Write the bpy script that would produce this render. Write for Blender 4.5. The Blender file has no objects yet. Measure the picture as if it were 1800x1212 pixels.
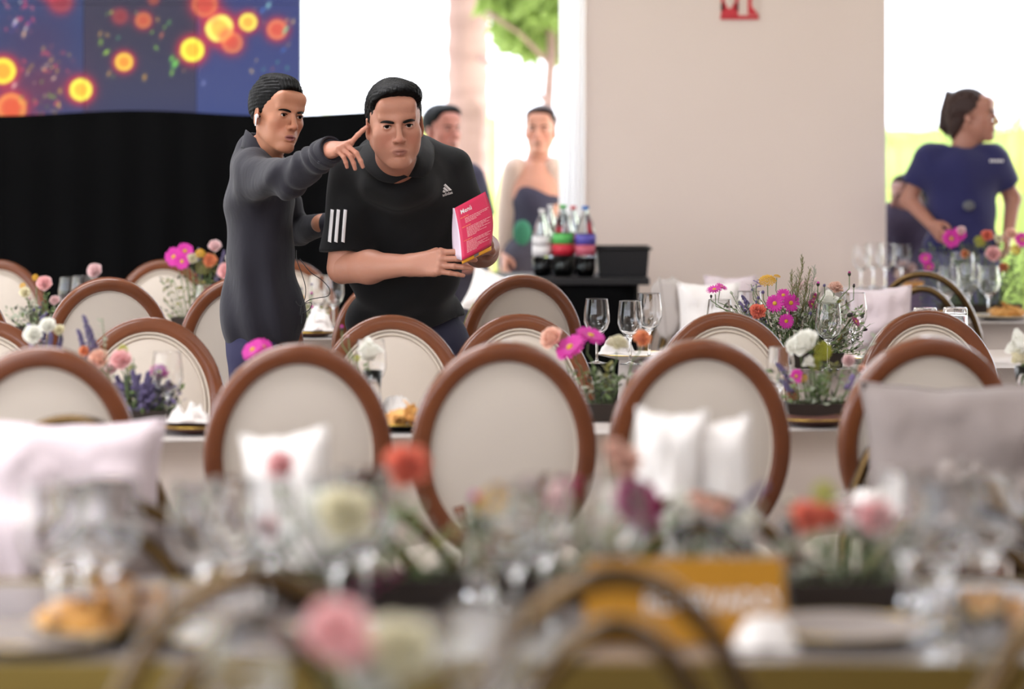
import bpy, bmesh, math, random
import numpy as np
from mathutils import Vector, Matrix, Euler, noise
PI = math.pi
random.seed(7); RNG = np.random.default_rng(7)
SC = bpy.context.scene
COL = SC.collection
EXPO = 1.68
# ------------------------------------------------------------------ camera
cd = bpy.data.cameras.new('camera'); cam = bpy.data.objects.new('camera', cd); COL.objects.link(cam)
CH = 1.42
cam.location = (0, 0, CH); cam.rotation_euler = (PI/2, 0, 0)
cd.lens = 100; cd.sensor_width = 36; cd.shift_y = -326/1800
cd.clip_start = .1; cd.clip_end = 400
cd.dof.use_dof = True; cd.dof.focus_distance = 8.75; cd.dof.aperture_fstop = 1.9
SC.camera = cam
# ------------------------------------------------------------------ view / world / sun
SC.view_settings.view_transform = 'Standard'; SC.view_settings.look = 'None'
SC.view_settings.gamma = 1; SC.view_settings.use_curve_mapping = False
SC.view_settings.exposure = EXPO
SC.cycles.max_bounces = 10; SC.cycles.transparent_max_bounces = 16
SC.cycles.transmission_bounces = 10; SC.cycles.glossy_bounces = 4; SC.cycles.diffuse_bounces = 4
SC.cycles.caustics_reflective = False; SC.cycles.caustics_refractive = False
SC.cycles.sample_clamp_indirect = 4
W = bpy.data.worlds.new('sky'); SC.world = W; W.use_nodes = True
nt = W.node_tree; bg = nt.nodes['Background']
bg.inputs[0].default_value = (.90, .95, 1.06, 1); bg.inputs[1].default_value = 1.25
sd = bpy.data.lights.new('sun', 'SUN'); sd.energy = 2.8; sd.angle = .03; sd.color = (1, .97, .93)
sun = bpy.data.objects.new('sun', sd); COL.objects.link(sun)
sun.rotation_euler = (math.radians(38), 0, math.radians(70))
def fill_panel(x, y, z, sx, sy, power, rot=(0, 0, 0)):  # added area fills under the unseen ceiling, only to brighten the room
    l = bpy.data.lights.new('fill_light', 'AREA'); l.shape = 'RECTANGLE'; l.size = sx; l.size_y = sy; l.energy = power
    l.color = (.97, .96, 1)
    o = bpy.data.objects.new('fill_light', l); COL.objects.link(o); o.location = (x, y, z); o.rotation_euler = rot
for yy in (1.0, 5.2, 9.4):
    fill_panel(-2.2, yy, 3.62, 3.0, .9, 40)
    fill_panel(3.0, yy, 3.62, 3.0, .9, 12)
# ------------------------------------------------------------------ helpers
def P(px, py, d): return Vector(((px-900)/5000*d, d, CH-(py-280)/5000*d))
def PX(px, d): return (px-900)/5000*d
def ZPY(py, d): return CH-(py-280)/5000*d
def s2l(c):
    return tuple(((v/12.92) if v <= .04045 else ((v+.055)/1.055)**2.4) for v in [x/255 for x in c])
MATS = {}
def mat(name, rgb=(200, 200, 200), rough=.6, metal=0, spec=.5, trans=0, ior=1.45, sheen=0, emit=None, estr=1, noise_=None, bump=None, alpha=1, coat=0, sss=0, lin=None):
    if name in MATS: return MATS[name]
    m = bpy.data.materials.new(name); m.use_nodes = True; t = m.node_tree; b = t.nodes['Principled BSDF']
    c = lin if lin else s2l(rgb)
    b.inputs['Base Color'].default_value = (*c, 1); b.inputs['Roughness'].default_value = rough
    b.inputs['Metallic'].default_value = metal; b.inputs['Specular IOR Level'].default_value = spec
    b.inputs['Transmission Weight'].default_value = trans; b.inputs['IOR'].default_value = ior
    b.inputs['Sheen Weight'].default_value = sheen; b.inputs['Alpha'].default_value = alpha
    b.inputs['Coat Weight'].default_value = coat
    if sss:
        b.inputs['Subsurface Weight'].default_value = sss; b.inputs['Subsurface Radius'].default_value = (.012, .004, .002); b.inputs['Subsurface Scale'].default_value = 1
    if emit:
        b.inputs['Emission Color'].default_value = (*s2l(emit), 1); b.inputs['Emission Strength'].default_value = estr
    tc = None
    if noise_ or bump:
        tc = t.nodes.new('ShaderNodeTexCoord')
    if noise_:   # (scale, amount, stretch xyz, second rgb)
        sc_, amt, st, rgb2 = noise_
        mp = t.nodes.new('ShaderNodeMapping'); mp.inputs['Scale'].default_value = st
        t.links.new(tc.outputs['Object'], mp.inputs[0])
        n = t.nodes.new('ShaderNodeTexNoise'); n.inputs['Scale'].default_value = sc_; n.inputs['Detail'].default_value = 5
        t.links.new(mp.outputs[0], n.inputs['Vector'])
        r = t.nodes.new('ShaderNodeMapRange'); r.inputs[1].default_value = .35; r.inputs[2].default_value = .65
        r.inputs[3].default_value = 0; r.inputs[4].default_value = amt
        t.links.new(n.outputs['Fac'], r.inputs[0])
        mx = t.nodes.new('ShaderNodeMix'); mx.data_type = 'RGBA'
        t.links.new(r.outputs[0], mx.inputs[0]); mx.inputs[6].default_value = (*c, 1); mx.inputs[7].default_value = (*s2l(rgb2), 1)
        t.links.new(mx.outputs[2], b.inputs['Base Color'])
    if bump:     # (scale, strength, stretch)
        sc_, amt, st = bump
        mp = t.nodes.new('ShaderNodeMapping'); mp.inputs['Scale'].default_value = st
        t.links.new(tc.outputs['Object'], mp.inputs[0])
        n = t.nodes.new('ShaderNodeTexNoise'); n.inputs['Scale'].default_value = sc_; n.inputs['Detail'].default_value = 3
        t.links.new(mp.outputs[0], n.inputs['Vector'])
        bp = t.nodes.new('ShaderNodeBump'); bp.inputs['Strength'].default_value = amt; bp.inputs['Distance'].default_value = .01
        t.links.new(n.outputs['Fac'], bp.inputs['Height']); t.links.new(bp.outputs[0], b.inputs['Normal'])
    MATS[name] = m; return m
def attr_mat(name, emission=None, rough=.5, sss=0, spec=.5, bump=None):
    if name in MATS: return MATS[name]
    m = bpy.data.materials.new(name); m.use_nodes = True; t = m.node_tree; b = t.nodes['Principled BSDF']
    a = t.nodes.new('ShaderNodeAttribute'); a.attribute_name = 'tint'
    if emission is not None:
        b.inputs['Base Color'].default_value = (.01, .01, .01, 1)
        t.links.new(a.outputs['Color'], b.inputs['Emission Color']); b.inputs['Emission Strength'].default_value = emission
    else:
        t.links.new(a.outputs['Color'], b.inputs['Base Color'])
    b.inputs['Roughness'].default_value = rough; b.inputs['Specular IOR Level'].default_value = spec
    if sss:
        b.inputs['Subsurface Weight'].default_value = sss; b.inputs['Subsurface Radius'].default_value = (.012, .004, .002); b.inputs['Subsurface Scale'].default_value = .8
    if bump:
        n = t.nodes.new('ShaderNodeTexNoise'); n.inputs['Scale'].default_value = bump[0]
        tc = t.nodes.new('ShaderNodeTexCoord'); t.links.new(tc.outputs['Object'], n.inputs['Vector'])
        bp = t.nodes.new('ShaderNodeBump'); bp.inputs['Strength'].default_value = bump[1]; bp.inputs['Distance'].default_value = .01
        t.links.new(n.outputs['Fac'], bp.inputs['Height']); t.links.new(bp.outputs[0], b.inputs['Normal'])
    MATS[name] = m; return m
class MB:
    def __init__(s): s.v = []; s.f = []; s.m = []
    def add(s, vs, fs, mi=0, M=None):
        o = len(s.v)
        if M is not None: vs = [M @ Vector(v) for v in vs]
        s.v += [tuple(v) for v in vs]; s.f += [tuple(i+o for i in f) for f in fs]; s.m += [mi]*len(fs); return s
    def box(s, c, h, mi=0, M=None):
        x, y, z = c; a, b, e = h
        vs = [(x+i*a, y+j*b, z+k*e) for i in (-1, 1) for j in (-1, 1) for k in (-1, 1)]
        return s.add(vs, [(0, 1, 3, 2), (4, 6, 7, 5), (0, 4, 5, 1), (2, 3, 7, 6), (0, 2, 6, 4), (1, 5, 7, 3)], mi, M)
    def tube(s, pts, r, n=8, closed=False, mi=0, cap=True, M=None, sec=None):
        pts = [Vector(p) for p in pts]; N = len(pts); rs = r if isinstance(r, (list, tuple)) else [r]*N
        vs = []; up = None
        for i, p in enumerate(pts):
            if closed: t = pts[(i+1) % N]-pts[i-1]
            else: t = pts[min(i+1, N-1)]-pts[max(i-1, 0)]
            if t.length < 1e-9: t = Vector((0, 0, 1))
            t.normalize()
            if up is None: up = t.orthogonal().normalized() if abs(t.y) > .9 or sec is None else Vector((0, 1, 0))
            sd_ = t.cross(up)
            if sd_.length < 1e-6: sd_ = t.orthogonal()
            sd_.normalize(); u2 = sd_.cross(t).normalized()
            if sec is None: up = u2
            for k in range(n):
                a = 2*PI*k/n
                if sec:
                    ca, sa = math.cos(a), math.sin(a); e_ = .55
                    q = p+sd_*(sec[0]*math.copysign(abs(ca)**e_, ca))+u2*(sec[1]*math.copysign(abs(sa)**e_, sa))
                else: q = p+(sd_*math.cos(a)+u2*math.sin(a))*rs[i]
                vs.append(q)
        fs = []
        for i in range(N if closed else N-1):
            j = (i+1) % N
            for k in range(n):
                fs.append((i*n+k, i*n+(k+1) % n, j*n+(k+1) % n, j*n+k))
        if cap and not closed:
            fs.append(tuple(range(n-1, -1, -1))); fs.append(tuple((N-1)*n+k for k in range(n)))
        return s.add(vs, fs, mi, M)
    def lathe(s, prof, n=20, mi=0, M=None, closed=False):
        vs = []; fs = []; idx = []
        for (r, z) in prof:
            if r < 1e-6: idx.append([len(vs)]); vs.append((0, 0, z))
            else:
                idx.append(list(range(len(vs), len(vs)+n)))
                vs += [(r*math.cos(2*PI*k/n), r*math.sin(2*PI*k/n), z) for k in range(n)]
        R_ = list(zip(idx[:-1], idx[1:]))
        if closed: R_.append((idx[-1], idx[0]))
        for a, b in R_:
            for k in range(n):
                k2 = (k+1) % n
                if len(a) == 1 and len(b) == 1: continue
                if len(a) == 1: fs.append((a[0], b[k2], b[k]))
                elif len(b) == 1: fs.append((a[k], a[k2], b[0]))
                else: fs.append((a[k], a[k2], b[k2], b[k]))
        return s.add(vs, fs, mi, M)
    def sphere(s, c, r, n=8, m=6, mi=0, M=None, rot=None):
        rx, ry, rz = r if isinstance(r, (list, tuple)) else (r, r, r)
        vs = [(0, 0, rz)]
        for i in range(1, m):
            a = PI*i/m
            for k in range(n):
                b = 2*PI*k/n; vs.append((rx*math.sin(a)*math.cos(b), ry*math.sin(a)*math.sin(b), rz*math.cos(a)))
        vs.append((0, 0, -rz)); fs = [(0, 1+k, 1+(k+1) % n) for k in range(n)]
        for i in range(m-2):
            for k in range(n):
                fs.append((1+i*n+k, 1+(i+1)*n+k, 1+(i+1)*n+(k+1) % n, 1+i*n+(k+1) % n))
        b0 = 1+(m-2)*n
        fs += [(len(vs)-1, b0+(k+1) % n, b0+k) for k in range(n)]
        vs = [Vector(v) for v in vs]
        if rot is not None: vs = [rot @ v for v in vs]
        vs = [v+Vector(c) for v in vs]
        return s.add(vs, fs, mi, M)
    def grid(s, nu, nv, fn, mi=0, M=None, closeu=False):
        vs = [fn(i/nu, j/nv) for i in range(nu+(0 if closeu else 1)) for j in range(nv+1)]
        fs = []; NU = nu if closeu else nu+1
        for i in range(nu):
            for j in range(nv):
                a = i*(nv+1)+j; b = ((i+1) % NU)*(nv+1)+j
                fs.append((a, b, b+1, a+1))
        return s.add(vs, fs, mi, M)
    def mesh(s, name, mats, smooth=True):
        me = bpy.data.meshes.new(name); me.from_pydata(s.v, [], s.f)
        for m in (mats if isinstance(mats, (list, tuple)) else [mats]): me.materials.append(m)
        if len(me.materials) > 1: me.polygons.foreach_set('material_index', s.m)
        me.polygons.foreach_set('use_smooth', [smooth]*len(s.f)); me.update(); return me
    def build(s, name, mats, parent=None, smooth=True, loc=None, rot=None, bev=0, solid=0, sub=0):
        o = bpy.data.objects.new(name, s.mesh(name, mats, smooth)); COL.objects.link(o)
        if parent is not None: o.parent = parent
        if loc is not None: o.location = loc
        if rot is not None: o.rotation_euler = rot
        if solid: md = o.modifiers.new('solid', 'SOLIDIFY'); md.thickness = solid; md.offset = 0
        if sub: md = o.modifiers.new('sub', 'SUBSURF'); md.levels = sub; md.render_levels = sub
        if bev:
            md = o.modifiers.new('bevel', 'BEVEL'); md.width = bev; md.segments = 3; md.limit_method = 'ANGLE'
            for p in o.data.polygons: p.use_smooth = True
            md.harden_normals = True
        return o
def tag(o, label=None, cat=None, group=None, kind=None):
    if label: o['label'] = label
    if cat: o['category'] = cat
    if group: o['group'] = group
    if kind: o['kind'] = kind
    return o
def thing(name, label, cat, loc=(0, 0, 0), rz=0, group=None):
    o = bpy.data.objects.new(name, None); COL.objects.link(o); o.empty_display_size = .05
    o.location = loc; o.rotation_euler = (0, 0, rz); return tag(o, label, cat, group)
def dup(root, loc, rz, label, group=None, scale=None, parent=None):
    r = root.copy(); COL.objects.link(r); r.location = loc; r.rotation_euler = (0, 0, rz) if not isinstance(rz, tuple) else rz
    if label: r['label'] = label
    if group: r['group'] = group
    if scale: r.scale = scale if isinstance(scale, tuple) else (scale,)*3
    def rec(a, b):
        for ch in list(a.children):
            c = ch.copy(); COL.objects.link(c); c.parent = b
            if ch.get('label'): c['label'] = ch['label']
            rec(ch, c)
    rec(root, r); return r
class Proto:
    """first placement moves the thing itself, later ones copy it"""
    def __init__(s, make): s.make = make; s.o = None
    def put(s, loc, rz, label, group=None, scale=None):
        if s.o is None:
            s.o = s.make(); o = s.o; o.location = loc; o.rotation_euler = (0, 0, rz) if not isinstance(rz, tuple) else rz
            o['label'] = label
            if group: o['group'] = group
            if scale: o.scale = scale if isinstance(scale, tuple) else (scale,)*3
            return o
        o = dup(s.o, loc, rz, label, group, scale if scale else 1.0); return o
# ------------------------------------------------------------------ materials
wood = mat('walnut_stained_wood', (124, 70, 40), .24, noise_=(3.2, .8, (1, 1, 1), (88, 46, 28)), coat=.35)
cream = mat('cream_upholstery', (212, 200, 187), .85, sheen=.2, bump=(420, .1, (1, 1, 1)))
creamp = mat('cream_piping', (215, 203, 188), .8)
linen = mat('beige_linen', (198, 186, 178), .9, sheen=.2, bump=(300, .12, (1, 1, 1)))
gold = mat('brushed_gold_metal', (98, 78, 50), .22, metal=1, noise_=(5, .4, (1, 1, 1), (74, 56, 34)))
goldbright = mat('bright_gold', (205, 170, 80), .25, metal=1)
glass = mat('clear_glass', (255, 255, 255), .0, trans=1, ior=1.45)
whitew = mat('white_ceramic', (238, 234, 230), .25)
blackp = mat('black_plastic', (22, 21, 24), .45)
blackm = mat('black_stage_cloth', (9, 9, 10), .95, sheen=.0, spec=.1)
wallm = mat('warm_white_plaster', (234, 217, 207), .9, noise_=(1.2, .25, (1, 1, 1), (226, 208, 198)), bump=(60, .05, (1, 1, 1)))
whitep = mat('white_paint', (245, 245, 245), .6)
floorm = mat('polished_stone_floor', (152, 144, 140), .35, noise_=(2, .5, (1, 1, 1), (122, 115, 111)))
grassm = mat('sunlit_lawn', (198, 199, 172), .95, noise_=(.6, .8, (1, 1, 1), (212, 210, 188)))
greyfab = mat('grey_linen_pillow', (186, 176, 170), .95, sheen=.3, bump=(350, .15, (1, 1, 1)))
pinkfab = mat('rose_grey_linen', (214, 198, 202), .95, sheen=.3, bump=(350, .15, (1, 1, 1)))
whitefab = mat('white_linen', (240, 234, 230), .92, sheen=.3, bump=(300, .15, (1, 1, 1)))
taupefab = mat('taupe_upholstery', (112, 98, 92), .95, sheen=.2)
slatetop = mat('grey_table_top', (140, 132, 128), .22, noise_=(3, .5, (1, 1, 1), (120, 110, 106)))
# ------------------------------------------------------------------ setting
def struct(name, mb, m, parent=None, bev=0, smooth=False):
    o = mb.build(name, m, parent, smooth=smooth, bev=bev)
    if parent is None: tag(o, kind='structure')
    return o
YB = 13.3           # plane of the back wall
b = MB(); b.box((0, 5.1, -.1), (7.2, 8.4, .1)); struct('floor', b, floorm)
b = MB(); b.box((0, 5.1, 3.8), (7.2, 8.4, .1)); struct('ceiling', b, whitep)
xl, xr = PX(1027, YB), PX(1558, YB)
b = MB(); b.box(((xl+xr)/2, YB+.18, 1.85), ((xr-xl)/2, .18, 1.85)); struct('wall_back', b, wallm, bev=.01)
b = MB(); b.box((0, YB+.18, 3.35), (7.2, .17, .35)); struct('trim_1', b, whitep)
xc = PX(983, YB)
post_mat = mat('translucent_post_white', (250, 250, 252), .9); t_ = post_mat.node_tree; tr = t_.nodes.new('ShaderNodeBsdfTranslucent'); tr.inputs[0].default_value = (.95, .95, .97, 1); mx = t_.nodes.new('ShaderNodeMixShader'); mx.inputs[0].default_value = .62
t_.links.new(t_.nodes['Principled BSDF'].outputs[0], mx.inputs[1]); t_.links.new(tr.outputs[0], mx.inputs[2]); t_.links.new(mx.outputs[0], t_.nodes['Material Output'].inputs[0])
b = MB(); b.grid(40, 6, lambda u, v: (xc+(xl-xc)*u, YB-.03+.022*math.sin(u*26)+.01*math.sin(u*61), .02+3.0*v)); tag(b.build('translucent_door_post', post_mat), 'narrow white door post, made translucent to look bright, between the opening and the beige wall', 'curtain')  # door post, built as a translucent sheet so daylight behind brightens it
b = MB(); b.box((6.6, YB+.18, 1.5), (.5, .17, 1.5)); struct('trim_3', b, wallm)
b = MB(); b.box((-6.6, YB+.18, 1.5), (.5, .17, 1.5)); struct('trim_4', b, wallm)
b = MB(); b.box((7.1, 5.1, 1.85), (.1, 8.4, 1.85)); struct('wall_right', b, wallm)
b = MB(); b.box((-7.1, 5.1, 3.35), (.1, 8.0, .35)); struct('wall_left', b, wallm)
for k, yy in enumerate((-3.0, 1.2, 5.4, 9.6)):
    b = MB(); b.box((-7.0, yy, 1.5), (.14, .14, 1.5)); struct('trim_%d' % (5+k), b, whitep, bev=.01)
b = MB(); b.box((3.3, -3.3, 1.85), (3.7, .08, 1.85)); b.box((-3.7, -3.3, .4), (3.3, .08, .4)); struct('wall_front', b, wallm)  # unseen wall behind camera; right half closed so frontal light comes from left
b = MB(); b.box((0, 60, -.16), (120, 90, .05)); tag(struct('ground', b, grassm), kind='structure')
# red fire point sign high on the wall, partly above the frame
redm = mat('red_sign_paint', (206, 52, 62), .5)
b = MB(); s0 = PX(1266, YB); s1 = PX(1333, YB); zb = ZPY(34, YB); zt = zb+.2; cx_ = (s0+s1)/2
fs = thing('fire_sign', 'red and white fire point sign high on the bare beige wall', 'sign', (cx_, YB-.001, zb))
w_ = s1-s0
b.box((0, -.004, .1), (w_/2, .004, .1)); b.build('board', mat('sign_cream', (226, 208, 196), .6), fs, smooth=False)
b = MB()
b.box((0, -.011, .008), (w_/2, .003, .009))
b.box((-w_*.26, -.011, .045), (w_*.22, .003, .03)); b.box((-w_*.44, -.011, .11), (w_*.04, .003, .07)); b.box((-w_*.07, -.011, .11), (w_*.04, .003, .07))
b.box((w_*.27, -.011, .11), (w_*.05, .003, .09)); b.box((0, -.011, .192), (w_/2, .003, .008))
b.add([(w_*.32, -.013, .02), (w_*.5, -.013, .02), (w_*.32, -.013, .06), (w_*.32, -.008, .02), (w_*.5, -.008, .02), (w_*.32, -.008, .06)], [(0, 1, 2), (5, 4, 3), (0, 3, 4, 1), (1, 4, 5, 2), (2, 5, 3, 0)])
b.build('symbol', redm, fs, smooth=False)
b = MB(); b.sphere((-w_*.26, -.012, .075), (w_*.11, .004, .03), 12, 6); b.build('symbol_cutout', mat('sign_cream'), fs)
# ------------------------------------------------------------------ LED video wall and black skirt
YL = 13.0
px0 = 528; pitch = 198
rings = [(386, 50, 26, (255, 235, 110), 1.0), (338, 88, 22, (240, 215, 60), 1.0), (436, 39, 17, (255, 215, 90), .9), (487, 52, 19, (235, 110, 80), .7), (408, 75, 20, (235, 120, 70), .6),
         (252, 36, 15, (225, 120, 60), .6), (218, 109, 17, (250, 180, 60), .9), (211, 29, 13, (150, 40, 50), .5), (142, 158, 21, (250, 210, 70), 1.0), (5, 125, 24, (250, 190, 50), 1.0), (20, 190, 28, (230, 110, 60), .8),
         (360, 8, 24, (220, 90, 60), .7), (270, 0, 9, (170, 90, 50), .5), (107, 2, 20, (150, 30, 60), .6), (-60, 60, 24, (240, 150, 60), .8), (-140, 120, 20, (250, 200, 60), 1), (-230, 40, 26, (240, 120, 60), .8)]
for i in range(26): rings.append((RNG.uniform(-450, 520), RNG.uniform(-390, -30), RNG.uniform(10, 28), (245, int(RNG.uniform(90, 220)), 60), RNG.uniform(.5, 1)))
dots = []
def spray(n, x0, x1, y0, y1, cols):
    for i in range(n): dots.append((RNG.uniform(x0, x1), RNG.uniform(y0, y1), RNG.uniform(1.5, 5.5), RNG.uniform(-1, 1), cols[RNG.integers(len(cols))]))
spray(46, 30, 110, 105, 205, [(240, 200, 80), (200, 160, 60), (255, 230, 180), (120, 160, 60), (230, 70, 90)])
spray(26, 0, 60, 0, 60, [(220, 60, 110), (90, 60, 160), (200, 90, 120), (230, 220, 220)])
spray(14, 60, 140, 60, 140, [(220, 70, 90), (200, 160, 90), (120, 60, 90)])
spray(16, 165, 330, 0, 140, [(150, 220, 70), (220, 170, 80), (90, 200, 120), (90, 90, 120)])
spray(18, 440, 527, 0, 130, [(90, 220, 170), (240, 200, 120), (210, 90, 80), (60, 130, 220)])
spray(60, -450, 520, -390, -10, [(220, 170, 80), (90, 200, 120), (230, 80, 90)])
dots += [(187, 92, 6, .8, (190, 255, 60)), (177, 74, 6, .1, (150, 200, 60)), (308, 112, 9, .5, (130, 255, 90)), (302, 103, 6, .3, (120, 240, 80)), (254, 136, 6, .1, (230, 170, 60)), (472, 9, 6, .5, (170, 240, 230)), (42, 60, 6, .2, (250, 200, 150)), (25, 150, 6, .5, (255, 220, 200)), (358, 146, 4, .2, (170, 170, 220)), (297, 40, 5, .4, (90, 170, 80)), (284, 62, 6, .3, (210, 110, 80))]
def led_color(X, Y):
    n = X.shape
    col = np.zeros(n+(3,)); 
    q = np.floor((X-147)/198.)
    base = np.stack([np.full(n, 28.), np.full(n, 40.), np.full(n, 92.)], -1)
    base[q == -1] = (20, 50, 105); base[q == 0] = (34, 30, 62)
    base[(q == 1)] = (38, 50, 112)
    col += base
    low = np.clip((Y-60)/150, 0, 1)[..., None]
    col += low*np.where((q == 0)[..., None], np.array([4, 14, 22.]), np.array([8, 12, 8.]))
    # red haze around left group
    g = np.exp(-(((X-75)/70)**2+((Y-150)/55)**2))[..., None]; col = col*(1-.75*g)+np.array([110, 22, 62])*.75*g
    g = np.exp(-(((X-60)/80)**2+((Y-60)/50)**2))[..., None]; col = col*(1-.5*g)+np.array([70, 22, 70])*.5*g
    for (x, y, r, c, a) in rings:
        rr = np.hypot(X-x, Y-y)
        gl = np.exp(-np.clip(rr-r*.8, 0, 200)**2/(2*(r*.42)**2))[..., None]
        col = col*(1-a*gl*.9)+np.array([215, 22, 58])*a*gl*.9
        c = np.array(c, float)
        core = np.clip((r-rr)/2.5, 0, 1)[..., None]
        c = np.minimum(255, c*np.array([1.05, 1.12, .9])); inner = np.clip((r*.62-rr)/3, 0, 1)[..., None]
        cc = c*(1-inner)+(c*np.array([1, .82, .75]))*inner
        rim = np.exp(-((rr-r*.78)/(r*.11))**2)[..., None]
        cc = cc+rim*np.array([20, 50, 20])
        col = col*(1-a*core)+cc*a*core
    for (x, y, r, e, c) in dots:
        dx, dy = X-x, Y-y; u = dx*math.cos(e)+dy*math.sin(e); v = -dx*math.sin(e)+dy*math.cos(e)
        g = np.exp(-((u/(r*.5))**2+(v/(r*1.0))**2))[..., None]; col = col*(1-.9*g)+np.array(c, float)*.9*g
    col = np.clip(col, 0, 255)/255
    return np.where(col <= .04045, col/12.92, ((col+.055)/1.055)**2.4)
ledm = attr_mat('led_pixels', emission=.34, rough=.6)
led = thing('led_screen', 'large video wall showing glowing orange citrus rings on navy blue', 'screen', (PX(0, YL), YL, ZPY(205, YL)))
zb = ZPY(205, YL)
for ci in range(5):
    x1 = 147+198*(2-ci); x0 = x1-198
    if ci == 0: x1 = 528; x0 = 345
    for ri in range(3):
        y1 = 205-198*ri; y0 = y1-198; n = 64
        xs = np.linspace(x0+.4, x1-.4, n+1); ys = np.linspace(y1-.4, y0+.4, n+1)
        XX, YY = np.meshgrid(xs, ys, indexing='ij')
        V = np.stack([(XX-900)/5000*YL-led.location.x, np.zeros_like(XX), (205-YY)/5000*YL], -1).reshape(-1, 3)
        idx = np.arange((n+1)**2).reshape(n+1, n+1)
        F = np.stack([idx[:-1, :-1], idx[1:, :-1], idx[1:, 1:], idx[:-1, 1:]], -1).reshape(-1, 4)
        # shallow cabinet behind the pixel face
        nv = len(V); bk = [V[idx[0, 0]], V[idx[-1, 0]], V[idx[-1, -1]], V[idx[0, -1]]]
        V2 = np.vstack([V, np.array([[p[0], .08, p[2]] for p in bk])])
        F2 = [tuple(f) for f in F.tolist()]+[(nv+3, nv+2, nv+1, nv)]
        c4 = [idx[0, 0], idx[-1, 0], idx[-1, -1], idx[0, -1]]
        for k in range(4): F2.append((int(c4[k]), nv+k, nv+(k+1) % 4, int(c4[(k+1) % 4])))
        me = bpy.data.meshes.new('led_panel'); me.from_pydata(V2.tolist(), [], F2); me.materials.append(ledm); me.materials.append(blackp)
        mi = [0]*len(F)+[1]*5; me.polygons.foreach_set('material_index', mi)
        ca = me.color_attributes.new('tint', 'FLOAT_COLOR', 'POINT')
        cc = np.ones((len(V2), 4)); cc[:nv, :3] = led_color(XX, YY).reshape(-1, 3); ca.data.foreach_set('color', cc.ravel())
        o = bpy.data.objects.new('led_panel', me); COL.objects.link(o); o.parent = led
# truss legs behind the screen carry it
b = MB()
for px in (-300, 60, 420): b.box((PX(px, YL)-led.location.x, .16, (3.0-zb)/2-zb/2+.15), (.04, .06, 1.5+.14))
o = b.build('support_frame', blackp, led, smooth=False)
def skirt(x0, x1, y, z0, z1, name, label, m, amp=.025, per=.16, seed=1):
    r = random.Random(seed); n = int((x1-x0)/.018); ph = [r.uniform(0, 6.28) for _ in range(4)]
    def fn(u, v):
        x = x0+(x1-x0)*u
        w = .25+.75*v
        yy = amp*w*(math.sin(x/per*6.283+ph[0]+1.3*math.sin(x*2.1+ph[1]))+.5*math.sin(x/per*2.7*6.283*.37+ph[2]))
        zz = z1+(z0-z1)*v+(.012*math.sin(x*5+ph[3]) if v == 0 else 0)
        return (x, y+yy, zz)
    b = MB(); b.grid(n, 6, fn); o = b.build(name, m, solid=.006)
    return tag(o, label, 'curtain')
skirt(-4.6, PX(655, 12.9), 12.85, .01, ZPY(199, 12.85), 'stage_skirt', 'black pleated cloth skirt hanging below the video wall', blackm, amp=.016, per=.21, seed=3)
b = MB(); b.box(((-4.6+PX(640, 12.9))/2, 13.0, .75), ((PX(640, 12.9)+4.6)/2-.05, .1, .73)); tag(b.build('stage_riser', blackp, smooth=False), 'black riser hidden behind the black stage cloth', 'riser')
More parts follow.
